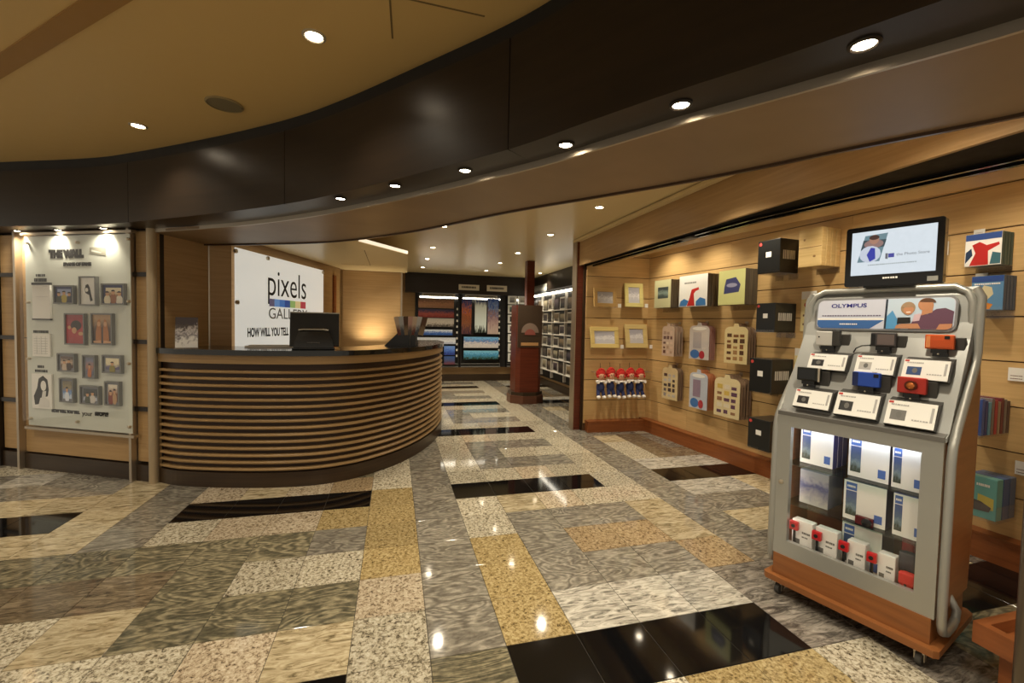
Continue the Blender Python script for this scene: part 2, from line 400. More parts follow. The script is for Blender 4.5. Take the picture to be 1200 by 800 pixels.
# metal strip between the two soffits
iB = near(BP, (-2.0, 4.33))
trim3 = struct(obj('trim_3', slabpath(BP[iB:], offset(BP[iB:], .012), ZW-.004, ZD+.015), M_METAL, None))
# wood soffit
nB = resample(BP[iB:], 160); nW = resample([Vector((-2.0, 4.33)), Vector((-1.88, 4.62))]+WP, 160)
fineW = resample([Vector((-2.06, 4.42)), Vector((-1.98, 4.95))]+WP, 900)
sp = nB; tg = []
last = 0
for p in sp:
    j = min(range(last, len(fineW)), key=lambda i: (fineW[i]-p).length); last = j; tg.append(fineW[j])
trim4 = struct(obj('trim_4', slabpath(offset(sp, .012), tg, ZW, ZW+.02), W_SOF))
obj('corner_board', prism([(-2.12, 4.42), (-1.98, 4.34), (-1.6, 4.05), (-1.25, 3.90), (-1.15, 4.48), (-1.26, 4.58), (-1.80, 4.84), (-1.98, 4.98)], ZW+.0008, ZW+.02), W_SOF, trim4)
trim5 = sempty('trim_5')
obj('edge_bead', slabpath(offset(WP, -.012), offset(WP, .004), ZW-.012, ZW+.012), plain('bead_brown', (66, 46, 30), .3), trim5)
obj('back_board', slabpath(offset(WP, -.004), offset(WP, .012), ZW+.012, ZG+.01), W_SOF, trim5)

# ---- board wall on the left
BA, BE = (-3.30, 4.99), (-2.14, 4.41); bwz = ang(BA, BE)
wl = sempty('wall_left', (BA[0], BA[1], 0), bwz)
obj('backing', bx(-2.2, 1.50, .03, .1, 0, ZC), W_DARK, wl)
RZ = (.15, .62, 1.19, 1.755, ZD)
for x0, x1 in ((-2.1, -1.30), (-1.28, -.235), (-.205, .035), (1.325, 1.475)):
    for z0, z1 in zip(RZ, RZ[1:]):
        obj('wood_panel', bx(x0+.006, x1-.006, .0, .03, z0+.018, z1-.018), W_WALL, wl)
for z0, z1 in ((.15, 1.19), (1.19, ZD)): obj('wood_panel', bx(.065, 1.292, .0, .03, z0+.003, z1-.003), W_WALL, wl)
for x0, x1 in ((-2.1, -1.29), (-1.29, -.22), (-.22, .05), (1.31, 1.48)):
    for z in RZ[1:-1]: obj('divider_rail', bx(x0, x1, -.02, .03, z-.018, z+.018), W_DARK, wl)
for x in (-1.29, -.22): obj('post', bx(x-.012, x+.012, -.03, .03, 0, ZD), W_DARK, wl)
for x in (.05, 1.308): obj('post', bx(x-.013, x+.013, -.05, .03, 0, ZD), M_METAL, wl)
for x0, x1 in ((-2.1, -.235), (-.205, .035), (.065, 1.293), (1.323, 1.475)): obj('baseboard', bx(x0, x1, -.012, .03, 0, .14), W_KICK, wl)
col = obj('trim_6', lathe([(.035, 0), (.035, ZD)], 20, (-1.955, 4.30, 0)), plain('post_metal', (176, 158, 130), .45, .5), None, True); struct(col)
# ---- wall pieces beside and behind the counter
wc = sempty('wall_counter', (-1.945, 4.335, 0), ang((-1.945, 4.335), (-1.75, 4.87)))
L = math.hypot(.195, .535)
obj('wood_panel', bx(0, L, 0, .06, 0, ZG), W_WALL, wc)
wp = sempty('wall_pillar', (-1.75, 4.87, 0), ang((-1.75, 4.87), (-1.575, 4.94)))
obj('wood_panel', bx(.012, .19, 0, .5, 0, ZG), W_WALL, wp); obj('corner_bead', bx(0, .012, -.004, .5, 0, ZG), M_METAL, wp)
SA, SE = (-1.585, 4.95), (-.81, 7.48); sz = ang(SA, SE); SL = math.hypot(SE[0]-SA[0], SE[1]-SA[1])
ws = sempty('wall_sign', (SA[0], SA[1], 0), sz)
obj('wood_panel', bx(.012, SL, .045, .12, 0, ZG), W_WALL, ws); obj('dark_reveal', bx(-.002, .012, .0, .12, 0, ZG), M_BLACK, ws)
obj('jamb', bx(2.38, 2.46, .02, .05, 0, 2.1), W_CHERRY, ws)
wb = sempty('wall_back', (SE[0], SE[1], 0), 0)
obj('wood_panel', bx(0, .90, 0, .08, 0, ZG), W_WALL, wb); obj('edge_strip', bx(.90, .925, -.012, .09, 0, ZG), M_METAL, wb)
# canopy over the counter
cn = [onz(q[0], q[1], 2.217) for q in ((345, 276), (420, 283), (477, 298))]
canopy = sempty('trim_7')
pts = [(-1.40, 4.9)]+[(p.x, p.y) for p in cn]+[(.19, 7.45), (-.78, 7.47), (-1.56, 5.0)]
obj('canopy_panel', prism(pts, 2.217, 2.26), M_CEIL2, canopy)
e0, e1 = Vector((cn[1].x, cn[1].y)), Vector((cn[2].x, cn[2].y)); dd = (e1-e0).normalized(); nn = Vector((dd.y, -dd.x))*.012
obj('lit_edge', prism([e0, e1, e1+nn, e0+nn], 2.222, 2.258), plain('edge_glow', (255, 240, 214), .5, emit=.55), canopy)  # canopy edge catching the light, imitated by a weak glow
h = [onz(q[0], q[1], 2.2165) for q in ((400, 309), (434, 311), (427, 293))]
for a, b in ((h[0], h[1]), (h[1], h[2])):
    d = (b-a).normalized(); n = Vector((-d.y, d.x, 0))*.004
    obj('hatch_joint', prism([a+n, b+n, b-n, a-n], 2.2155, 2.2175), plain('hatch_line', (150, 124, 84), .7), canopy)
# ---- far gallery wall, header and base
wf = sempty('wall_far', (0, 10.58, 0), 0)
obj('wood_panel', bx(-2.5, 3.5, 0, .08, 0, ZG), W_WALL, wf)
obj('header', bx(.22, 3.40, -.26, 0, 2.10, ZG), W_DARK, wf)
obj('back_panel', bx(.46, 3.40, -.08, 0, .34, 2.10), plain('display_black', (20, 18, 17), .5), wf)
obj('baseboard', bx(-1, 3.40, -.06, 0, 0, .16), W_KICK, wf)
wr = sempty('wall_gallery', (3.42, 10.58, 0), -math.pi/2)
obj('wood_panel', bx(0, 5.0, 0, .08, 0, ZG), W_WALL, wr)
obj('header', bx(0, 5.0, -.12, 0, 2.18, ZG), W_DARK, wr)
obj('back_panel', bx(0.1, 3.2, -.04, 0, .2, 2.18), MATS['display_black'], wr)
obj('baseboard', bx(0, 5.0, -.06, 0, 0, .14), W_KICK, wr)
# ---- alcove on the right: slat walls, plinth, fascia
RA, RE = (3.345, 5.30), (3.515, 3.258); rz = ang(RA, RE)
SLZ = [.10, .41, .685, .96, 1.235, 1.51, 1.785, 2.06, 2.335, 2.52]
wright = sempty('wall_right', (RA[0], RA[1], 0), rz)
obj('backing', bx(-.1, 5.8, .014, .07, 0, 2.6), plain('groove_brown', (92, 62, 34), .7), wright)
for k, (z0, z1) in enumerate(zip(SLZ, SLZ[1:])):
    js = [0]+[x+(.28 if k % 2 else -.3) for x in (1.1, 2.3, 3.5, 4.7)]+[5.8]
    for a, b in zip(js, js[1:]): obj('slat', bx(a+.001, b-.001, 0, .0145, z0+.004, z1-.004), W_SLAT, wright)
EA, EE = (2.44, 5.33), (3.36, 5.30); ez = ang(EA, EE)
wend = sempty('wall_end', (EA[0], EA[1], 0), ez)
obj('backing', bx(0, 1.3, .014, .10, 0, 2.55), MATS['groove_brown'], wend)
for z0, z1 in zip(SLZ, SLZ[1:]): obj('slat', bx(.0, .915, 0, .0145, z0+.004, z1-.004), W_SLAT, wend)
# plinth along both walls
bb = sempty('baseboard_right', (3.255, 5.175, 0), ang((3.255, 5.175), (3.42, 3.25)))
obj('plinth', bx(0, 6, 0, .10, 0, .15), W_CHERRY, bb); obj('plinth_top', bx(-.10, 6, -.006, .12, .15, .165), W_CHERRY, bb)
be = sempty('baseboard_end', (2.46, 5.22, 0), ang((2.46, 5.22), (3.26, 5.175)))
obj('plinth', bx(0, .80, 0, .11, 0, .135), W_CHERRY, be); obj('plinth_top', bx(-.006, .85, -.006, .12, .135, .15), W_CHERRY, be)
# column at the alcove mouth
cl = sempty('trim_8', (2.40, 5.47, 0), 0)
obj('wood_face', bx(-.07, .02, -.06, .06, 0, ZG), W_RED, cl); obj('dark_face', bx(.02, .09, -.10, .06, 0, 2.2), W_KICK, cl); obj('metal_edge', bx(-.085, -.07, -.065, .06, 0, ZG), M_METAL, cl)
# fascia above the alcove mouth, shutter track and pale strip behind it
wfz = sempty('trim_9')
obj('fascia_board', bx(2.36, 2.385, -3.4, 5.42, 2.20, ZG), W_WALL, wfz)
tr = sempty('trim_10')
TL_ = [(2.585, 5.36), (2.595, 3.5), (2.63, 2.6), (2.72, 2.05), (2.86, 1.35), (3.0, .4), (3.1, -3.4)]
obj('track_bed', prism([(2.385, -3.4), (2.385, 5.36)]+TL_, 2.205, 2.25), M_TRACK, tr)
for o_ in (-.14, -.05):
    pth = [Vector((x+o_, y)) for x, y in TL_]; obj('track_rail', slabpath(pth, offset(pth, -.022), 2.185, 2.205), plain('rail_black', (34, 31, 28), .2, .4), tr)
obj('track_clip', bx(2.44, 2.52, 3.25, 3.40, 2.176, 2.186), M_GREYP, tr)
TS_ = [(3.3, -3.4), (3.17, .4), (3.12, 1.25), (3.06, 1.6), (2.92, 2.2), (2.80, 2.75), (2.70, 3.6), (2.64, 4.5), (2.62, 5.32)]
t11 = struct(obj('trim_11', prism(TL_+TS_, 2.195, 2.25), W_SLAT))
struct(obj('ceiling', bx(2.3, 4.2, -3.4, 5.5, 2.51, 2.54), M_CEIL2))

# ================================================================== LAMPS
def downlight(x, y, z, r, power, label, group, dark=False, spot=125, tilt=None, col=WARM):
    t = thing('downlight', label, 'light', (x, y, z), 0, group)
    obj('ring', lathe([(r*1.45, 0), (r*1.45, -.004), (r*1.15, -.008), (r, -.004), (r, 0)], 24, cap=False), M_RINGD if dark else M_RING, t)
    obj('lens', lathe([(r, -.001), (r, -.003), (r*.5, -.006), (.001, -.007)], 24), M_LAMP, t)
    l = bpy.data.lights.new('lamp_light', 'SPOT'); l.energy = power; l.color = col; l.spot_size = math.radians(spot); l.spot_blend = .8; l.shadow_soft_size = r
    lo = bpy.data.objects.new('lamp_light', l); C.objects.link(lo); lo.parent = t; lo.location = (0, 0, -.02)
    if tilt: lo.rotation_euler = tilt
    return t
for px, py in ((368, 42), (162, 147)):
    p = onz(px, py, ZC); downlight(p.x, p.y, ZC, .035, 22, 'small round downlight in the tan hall ceiling', 'hall ceiling downlights')
for x, y in ((-2.6, 2.2), (-.9, .4), (-2.4, -.6), (-3.9, 3.4), (.2, -.9), (-1, -2.2), (-4.2, .8)):
    downlight(x, y, ZC, .035, 48 if x < -2.5 and y > 2 else 22, 'small round downlight in the tan hall ceiling', 'hall ceiling downlights')
ORDS = ('first', 'second', 'third', 'fourth', 'fifth', 'sixth', 'seventh', 'eighth', 'ninth')
for i, (px, py) in enumerate(((399, 232), (463, 217), (545, 199), (663, 169), (798, 122), (1013, 51))):
    p = onz(px, py, ZD); downlight(p.x, p.y, ZD, .025, 17, ORDS[i]+' dark soffit downlight counting from the reception counter', 'dark soffit downlights', True, 120)
for i, (x, y) in enumerate(((1.42, .42), (1.62, -.1), (1.84, -.8))): downlight(x, y, ZD, .025, 17, ORDS[i+6]+' dark soffit downlight counting from the reception counter', 'dark soffit downlights', True, 120)
for px, py in ((20, 270), (68, 269), (121, 267)):
    p = onz(px, py, ZD); downlight(p.x, p.y, ZD, .026, 15, 'tiny downlight above the white photo board', 'photo board downlights', True, 130, (.25, .12, 0))
for x in (.55, 1.9):
    for i, y in enumerate((9.31, 8.04, 6.8, 5.28) if x < 1 else (9.31, 8.04, 6.8, 5.28, 3.91, 2.6, 1.35)):
        downlight(x, y, ZG, .036, 46, ORDS[i]+' gallery ceiling downlight from the far posters, row beside the '+('counter' if x < 1 else 'red pillar'), 'gallery ceiling downlights')
downlight(3.10, 9.25, ZG, .036, 46, 'lone gallery ceiling downlight close to the side shelving of prints', 'gallery ceiling downlights')
for y in (4.75, 4.1, 3.3, 2.5, 1.7, .9):
    downlight(3.02, y, 2.51, .035, 20, 'spotlight hidden above the pale strip of the alcove', 'alcove spotlights', False, 110, (0, -.28, 0))
sg = onz(263, 122, ZC)
spk = thing('ceiling_speaker', 'flat round grey loudspeaker grille in the tan ceiling', 'speaker', (sg.x, sg.y, ZC), 0)
obj('grille', lathe([(.001, -.006), (.085, -.006), (.09, 0)], 28), plain('grille_grey', (120, 108, 80), .7), spk); obj('rim', lathe([(.09, 0), (.09, -.009), (.098, -.006), (.098, 0)], 28, cap=False), plain('rim_grey', (150, 132, 92), .6), spk)
# uplight behind the counter washing the back wall
ul = thing('uplight', 'low uplight behind the counter washing the wooden back wall', 'light', (-.36, 7.26, 0), 0)
obj('housing', bx(-.22, .22, -.04, .04, 0, .98), M_BLKP, ul); obj('lens', bx(-.21, .21, -.03, .03, .98, .985), plain('uplight_lens', (255, 230, 180), .5, emit=3), ul)
l = bpy.data.lights.new('lamp_light', 'AREA'); l.energy = 2.6; l.color = (1, .86, .62); l.shape = 'RECTANGLE'; l.size = .42; l.size_y = .06; l.spread = math.radians(100)
lo = bpy.data.objects.new('lamp_light', l); C.objects.link(lo); lo.parent = ul; lo.location = (0, 0, .99); lo.rotation_euler = (math.pi-.35, 0, 0)

# ================================================================== THINGS
class WF:
    """frame on a vertical plane: local x along a->b, -y towards the viewer"""
    def __init__(s, a, b):
        s.a, s.b = a, b; s.r = ang(a, b); s.d = Vector((math.cos(s.r), math.sin(s.r))); s.o = Vector((math.sin(s.r), -math.cos(s.r)))
    def uz(s, px, py, D=0.0):
        a = (s.a[0]+s.o.x*D, s.a[1]+s.o.y*D); b = (s.b[0]+s.o.x*D, s.b[1]+s.o.y*D); return onwall(px, py, a, b)
    def rect(s, x0, x1, y0, y1, D=0.0):
        ym, xm = (y0+y1)/2, (x0+x1)/2
        return s.uz(x0, ym, D)[0], s.uz(x1, ym, D)[0], s.uz(xm, y1, D)[1], s.uz(xm, y0, D)[1]
    def loc(s, u, D=0.0, z=0.0): return (s.a[0]+s.d.x*u+s.o.x*D, s.a[1]+s.d.y*u+s.o.y*D, z)
    def solve(s, xL, xM, xR, yT, yB):
        ym = (yT+yB)/2; best = None
        for i in range(2, 80):
            D = i*.005; e = abs(s.uz(xM, ym, D)[0]-s.uz(xR, ym, .004)[0])
            if best is None or e < best[0]: best = (e, D)
        D = best[1]; return s.rect(xL, xM, yT, yB, D)+(D,)
def bars(parent, mat, x0, x1, z0, z1, y, n, name='lettering'):
    """a line of lettering too small to read: a row of short dark dashes"""
    b = bmesh.new(); x = x0; rnd = random.Random(int(x0*1000)+n); wdt = (x1-x0)/n
    for i in range(n):
        bx(x, x+wdt*(.62+.25*rnd.random()), y-.0008, y, z0, z1, b); x += wdt
    return obj(name, b, mat, parent)
def disc(x, z, rx, rz, y, mat, parent, name='print', seg=14, a0=0, a1=360):
    pts = [(x+rx*math.cos(math.radians(a0+(a1-a0)*i/seg)), z+rz*math.sin(math.radians(a0+(a1-a0)*i/seg))) for i in range(seg+(a1-a0 < 360))]
    return obj(name, extr(pts, y-.0006, y), mat, parent)
def poly(pts, y, mat, parent, name='print'): return obj(name, extr(pts, y-.0006, y), mat, parent)

# ---- curved reception counter
ZT = 1.145
CPp = [(-1.915, 4.30), (-1.72, 4.18), (-1.37, 4.06), (-.97, 3.975), (-.64, 3.965), (-.37, 4.05), (-.16, 4.20), (.07, 4.44), (.30, 4.81), (.48, 5.24), (.60, 5.72), (.63, 6.15), (.60, 6.55)]
CP = resample(spline(CPp, 10), 90)
ct = thing('reception_counter', 'curved reception counter ribbed with wooden ledges under a black top', 'counter', (0, 0, 0))
obj('body', slabpath(offset(CP, .035), offset(CP, .10), .02, 1.10), W_BACK, ct, True)
kick = slabpath(CP, offset(CP, .05), 0, .125); obj('kick_board', kick, W_KICK, ct)
NS = 15; z0, z1 = .135, 1.005; st = (z1-z0)/NS
for i in range(NS):
    z = z0+i*st
    b = bmesh.new(); prof = [(.036, 0), (.012, .002), (.002, .008), (.002, .018), (.010, .025), (.036, .027)]; rows = []
    for o_, dz in prof: rows.append([b.verts.new((p.x, p.y, z+dz)) for p in offset(CP, o_)])
    for A, B in zip(rows, rows[1:]):
        for j in range(len(A)-1): b.faces.new((A[j], A[j+1], B[j+1], B[j]))
    o = obj('ledge', b, W_LEDGE, ct)
obj('top_board', slabpath(offset(CP, -.002), offset(CP, .04), 1.03, 1.10), W_LEDGE, ct)
obj('countertop', slabpath(offset(CP, -.018), offset(CP, .50), 1.10, ZT), plain('black_stone', (24, 25, 24), .12), ct)
# till monitor seen from behind
p = onz(366, 409.5, ZT)
mon = thing('till_monitor', 'black till monitor turned away on the curved counter', 'monitor', (p.x, p.y+.08, ZT), .08)
obj('screen_housing', merge(None, bx(-.27, .27, -.015, .02, .0, .40, r=.006), Matrix.Translation((0, .02, .03)) @ Matrix.Rotation(-.14, 4, 'X')), M_BLKP, mon)
obj('top_edge', merge(None, bx(-.27, .27, -.014, .022, .396, .41), Matrix.Translation((0, .02, .03)) @ Matrix.Rotation(-.14, 4, 'X')), plain('pale_grey', (190, 190, 186), .3), mon)
b = bmesh.new(); st_ = [(-.22, 0), (.22, 0), (.20, .10), (.15, .24), (-.15, .24), (-.20, .10)]
sb = obj('stand', merge(None, extr(st_, -.11, -.02), Matrix.Rotation(-.12, 4, 'X')), M_GLOSSBLK, mon)
obj('handle', tube([(-.16, -.135, .228), (-.10, -.14, .236), (.10, -.14, .236), (.16, -.135, .228)], .011), plain('silver_handle', (206, 206, 204), .25, .7), sb)
obj('base', bx(-.23, .23, -.13, .10, 0, .02, r=.006), M_GLOSSBLK, mon)
bars(mon, M_GREYP, -.07, .07, .075, .087, -.122, 8, 'maker_lettering')
mon.scale = (.75, .75, .75); mon.location.x += .005
# small card holder
p = onz(216, 409, ZT)
bh = thing('leaflet_holder', 'small upright leaflet holder beside the chrome post on the counter', 'holder', (p.x, p.y+.04, ZT), .25)
pc = obj('leaflet', merge(None, bx(-.075, .075, -.003, .003, .01, .26), Matrix.Rotation(-.10, 4, 'X')), picture('leaflet_print', [(.2, (214, 210, 206)), (.4, (86, 78, 84)), (.55, (190, 182, 180)), (.7, (58, 50, 54))], n=6, amt=.9), bh)
obj('clear_pocket', merge(None, bx(-.08, .08, -.012, -.009, 0, .20), Matrix.Rotation(-.10, 4, 'X')), M_GLASS, bh)
obj('foot', bx(-.08, .08, -.05, .03, 0, .006), M_GLASS, bh)
# leaflet rack at the far end
p = onz(478, 406, ZT)
lr = thing('brochure_rack', 'dark slanted rack of fanned brochures at the far counter end', 'rack', (p.x-.02, p.y+.15, ZT), -.1)
obj('slanted_back', extr([(-.22, 0), (.12, 0), (.12, .16), (-.02, .20)], -.03, .05), M_BLKP, lr)
for i in range(7):
    m_ = picture('brochure_print_%d' % (i % 4), [(.2, [(120, 60, 50), (60, 70, 90), (150, 130, 100), (80, 80, 80)][i % 4]), (.6, [(220, 200, 180), (200, 205, 210), (90, 60, 40), (210, 170, 160)][i % 4])], n=5, amt=.6)
    obj('brochure', merge(None, bx(-.028, .028, -.002, .002, 0, .20), Matrix.Translation((-.05+i*.035, -.04-.006*i, .12)) @ Matrix.Rotation(-.25+.08*i, 4, 'Y') @ Matrix.Rotation(-.15, 4, 'X')), m_, lr)
obj('wire_stand', tube([(.05, -.06, .005), (.05, -.07, .10), (.08, -.08, .17), (.11, -.07, .10), (.11, -.06, .005)], .004, 6), M_GREYP, lr)
kb = onz(312, 407.5, ZT)
key = thing('paper_tray', 'low white paper tray on the counter below the lettered sign', 'tray', (kb.x, kb.y+.14, ZT), .1)
obj('tray', bx(-.20, .20, -.05, .05, 0, .012), M_WHITE, key); obj('paper', bx(-.17, .17, -.04, .04, .012, .02), plain('paper_grey', (214, 212, 206), .6), key)

# ---- white photo board on the left wall
BW = WF(BA, BE)
pb = thing('photo_board', 'tall white glass board with framed photos on the left wall', 'display board', BW.loc(0), BW.r)
g0, g1, gz0, gz1 = BW.rect(29, 153.5, 277, 500, .06); gz0, gz1 = .415, 2.085
obj('back_panel', bx(g0+.01, g1-.01, -.052, -.046, gz0, gz1), plain('board_white', (206, 210, 200), .3), pb)
obj('lower_rail', bx(g0-.02, g1+.02, -.066, -.02, gz0-.035, gz0-.012), M_METAL, pb)
obj('upper_rail', bx(g0-.02, g1+.02, -.066, -.02, gz1+.008, gz1+.03), M_METAL, pb)
for px, py in ((32, 285), (91, 284), (151, 280), (33, 354), (151, 353), (34, 420), (151, 426), (36, 490), (91, 494), (152, 500)):
    u, z = BW.uz(px, py, .06); obj('standoff', merge(None, lathe([(.012, 0), (.012, .02), (.007, .024)], 12), Matrix.Translation((u, -.052, z)) @ Matrix.Rotation(math.pi/2, 4, 'X')), M_CHROME, pb, True)
def btext(s, x0, x1, y0, y1, name='lettering', bold=.012):
    u0, u1, a, b_ = BW.rect(x0, x1, y0, y1, .054); return text(name, s, .1, M_INK, pb, u0, -.0535, a, width=u1-u0, height=b_-a, bold=bold)
btext('THE WALL', 57, 98, 290.5, 301); btext('FRAME OF FAME', 74, 107, 306.5, 311)
u0, u1, a, b_ = BW.rect(105, 124, 289.5, 299.5, .054)
poly([(u0, a+.02), (u1, a), (u1, b_), (u0, b_)], -.0535, plain('stamp_grey', (150, 148, 134), .6), pb, 'stamp'); poly([(u0+.02, a+.035), (u1-.05, a+.02), (u1-.05, b_-.045), (u0+.02, b_-.02)], -.0542, MATS['board_white'], pb, 'stamp')
btext('HOW WILL YOU TELL', 60.5, 93.5, 479.5, 483.5); btext('your', 96, 108, 481.5, 487, bold=0); btext('STORY?', 111, 127, 482, 487)
for x0, x1, y0, y1, n in ((42, 53, 321, 324, 5), (40, 55, 326, 330, 9), (39, 57, 387, 390, 10), (44, 52, 428, 431, 4), (41, 56, 433, 436, 8)):
    u0, u1, a, b_ = BW.rect(x0, x1, y0, y1, .054); bars(pb, M_INK, u0, u1, a, b_, -.0535, n)
# sheets held on the board
def sheet(x0, x1, y0, y1, label, mat, extra=None):
    u0, u1, a, b_ = BW.rect(x0, x1, y0, y1, .07); t = thing('mounted_sheet', label, 'poster', BW.loc(u0, .053, a), BW.r)
    obj('sheet', bx(0, u1-u0, -.014, 0, 0, b_-a), mat, t)
    if extra: extra(t, u1-u0, b_-a)
    return t
def ex1(t, w_, h_):
    obj('clip_bar', bx(-.003, w_+.003, -.018, 0, h_-.02, h_), M_INK, t); obj('clip_bar', bx(-.003, w_+.003, -.018, 0, 0, .014), M_DGREY, t)
    bars(t, plain('faint_grey', (190, 190, 186), .6), w_*.2, w_*.9, h_*.62, h_*.63, -.0145, 9); bars(t, MATS['faint_grey'], w_*.6, w_*.9, h_*.9, h_*.91, -.0145, 3)
sheet(37.5, 58, 331, 375, 'blank tall white sheet with dark clip bars on the photo board', M_WHITE, ex1)
def ex2(t, w_, h_):
    for i in range(7): bars(t, MATS['faint_grey'], w_*.08, w_*.92, h_*(.12+.11*i), h_*(.14+.11*i), -.0145, 6)
    for i in range(1, 4): obj('column_line', bx(w_*.25*i, w_*.25*i+.002, -.015, -.014, .02, h_-.02), MATS['faint_grey'], t)
sheet(37.5, 58, 391, 417.5, 'small white printed list in columns on the photo board', M_WHITE, ex2)
def ex3(t, w_, h_):
    poly([(w_*x, h_*z) for x, z in ((.15, .10), (.10, .35), (.28, .60), (.36, .86), (.58, .95), (.80, .84), (.86, .55), (.80, .36), (.60, .34), (.42, .30), (.34, .12))], -.0145, M_INK, t)
    disc(w_*.60, h_*.66, w_*.14, h_*.15, -.0152, M_WHITE, t); poly([(w_*x, h_*z) for x, z in ((.50, .30), (.70, .34), (.74, .52), (.56, .50))], -.0158, plain('paper_shade', (222, 220, 214), .6), t)
    poly([(w_*x, h_*z) for x, z in ((.36, .04), (.88, .05), (.86, .26), (.60, .34), (.42, .26))], -.0152, MATS['paper_shade'], t)
sheet(37, 60, 438, 478.5, 'black and white drawing of a long haired person on the photo board', M_WHITE, ex3)
M_FR = plain('grey_frame', (112, 112, 108), .35, .3); M_FRB = plain('blue_mat', (52, 58, 104), .5)
SKIN = plain('print_skin', (206, 158, 116), .5); HAIR = plain('print_hair', (44, 30, 22), .5)
def fphoto(x0, x1, y0, y1, label, pic, mat=None, extra=None, fr=None, mw=.16):
    u0, u1, a, b_ = BW.rect(x0, x1, y0, y1, .08); w_, h_ = u1-u0, b_-a
    t = thing('framed_photo', label, 'picture', BW.loc(u0, .053, a), BW.r, 'framed photos on the board')
    e = .012; b = bmesh.new()
    for r in ((0, w_, 0, e), (0, w_, h_-e, h_), (0, e, e, h_-e), (w_-e, w_, e, h_-e)): bx(r[0], r[1], -.028, 0, r[2], r[3], b)
    obj('frame', b, fr or M_FR, t)
    m = mw*min(w_, h_) if mat else 0
    if mat: obj('mat_board', bx(e, w_-e, -.016, 0, e, h_-e), mat, t)
    ph = obj('photo', bx(e+m, w_-e-m, -.018, -.001, e+m*1.1, h_-e-m*.8), pic, t)
    if extra: extra(t, w_, h_)
    return t
def people(cols, cl, n=2):
    def f(t, w_, h_):
        for i in range(n):
            x = w_*(.5+(i-(n-1)/2)*.26); zz = h_*(.52+.06*(i % 2))
            disc(x, zz-.30*h_, w_*.15, h_*.24, -.0186, plain('print_%d_%d_%d' % cl[i % len(cl)], cl[i % len(cl)], .5), t); disc(x, zz, w_*.075, h_*.11, -.0192, SKIN, t); disc(x, zz+h_*.05, w_*.085, h_*.075, -.0198, HAIR, t, a0=0, a1=180)
    return f
fphoto(62, 85.5, 334, 356, 'blue matted photo of a small group in pale winter light', picture('ph_a', [(.2, (60, 60, 74)), (.45, (196, 196, 214)), (.7, (150, 162, 200))], n=6, amt=.8), M_FRB, people(1, [(64, 66, 40), (190, 170, 60), (40, 44, 60)], 3))
def bwp(t, w_, h_):
    poly([(w_*x, h_*z) for x, z in ((.30, .55), (.36, .70), (.50, .74), (.60, .62), (.66, .42), (.76, .18), (.62, .14), (.56, .36), (.44, .40), (.34, .44))], -.0186, M_INK, t); disc(w_*.42, h_*.54, w_*.09, h_*.07, -.0192, M_WHITE, t)
fphoto(92, 112, 323.5, 358, 'tall black and white portrait in a thin grey frame', picture('ph_b', [(.2, (224, 224, 220)), (.8, (242, 242, 238))], n=3, amt=.3), None, bwp)
fphoto(118, 145, 332, 357, 'blue matted photo of a crowd in cream shirts', picture('ph_c', [(.2, (60, 44, 30)), (.45, (170, 130, 80)), (.7, (226, 214, 180))], n=7, amt=.9), M_FRB, people(1, [(226, 216, 190), (150, 90, 44), (220, 214, 200)], 3))
def redp(t, w_, h_):
    disc(w_*.55, h_*.62, w_*.26, h_*.16, -.0186, HAIR, t); disc(w_*.46, h_*.46, w_*.12, h_*.10, -.0192, SKIN, t); disc(w_*.22, h_*.55, w_*.08, h_*.06, -.0192, SKIN, t); disc(w_*.78, h_*.36, w_*.12, h_*.06, -.0192, SKIN, t)
fphoto(75, 98.5, 367, 404, 'bright red magazine style portrait in a dark frame', picture('ph_d', [(.1, (160, 22, 18)), (.5, (178, 26, 22)), (.9, (150, 16, 24))], n=3, amt=.3), None, redp)
def twop(t, w_, h_):
    for s in (-1, 1):
        poly([(w_*(.5+s*x), h_*z) for x, z in ((.04, .12), (.32, .14), (.30, .40), (.20, .78), (.10, .82), (.05, .5))], -.0186, plain('print_ginger', (176, 112, 56), .5), t); disc(w_*(.5+s*.15), h_*.66, w_*.08, h_*.08, -.0192, SKIN, t)
        poly([(w_*(.5+s*x), h_*z) for x, z in ((.04, .05), (.40, .06), (.42, .12), (.06, .14))], -.0192, SKIN, t)
fphoto(106, 131, 367, 404, 'photo of two mirrored people with long ginger hair', picture('ph_e', [(.1, (40, 26, 18)), (.5, (84, 56, 36)), (.85, (176, 140, 96))], n=3, amt=.4), None, twop)
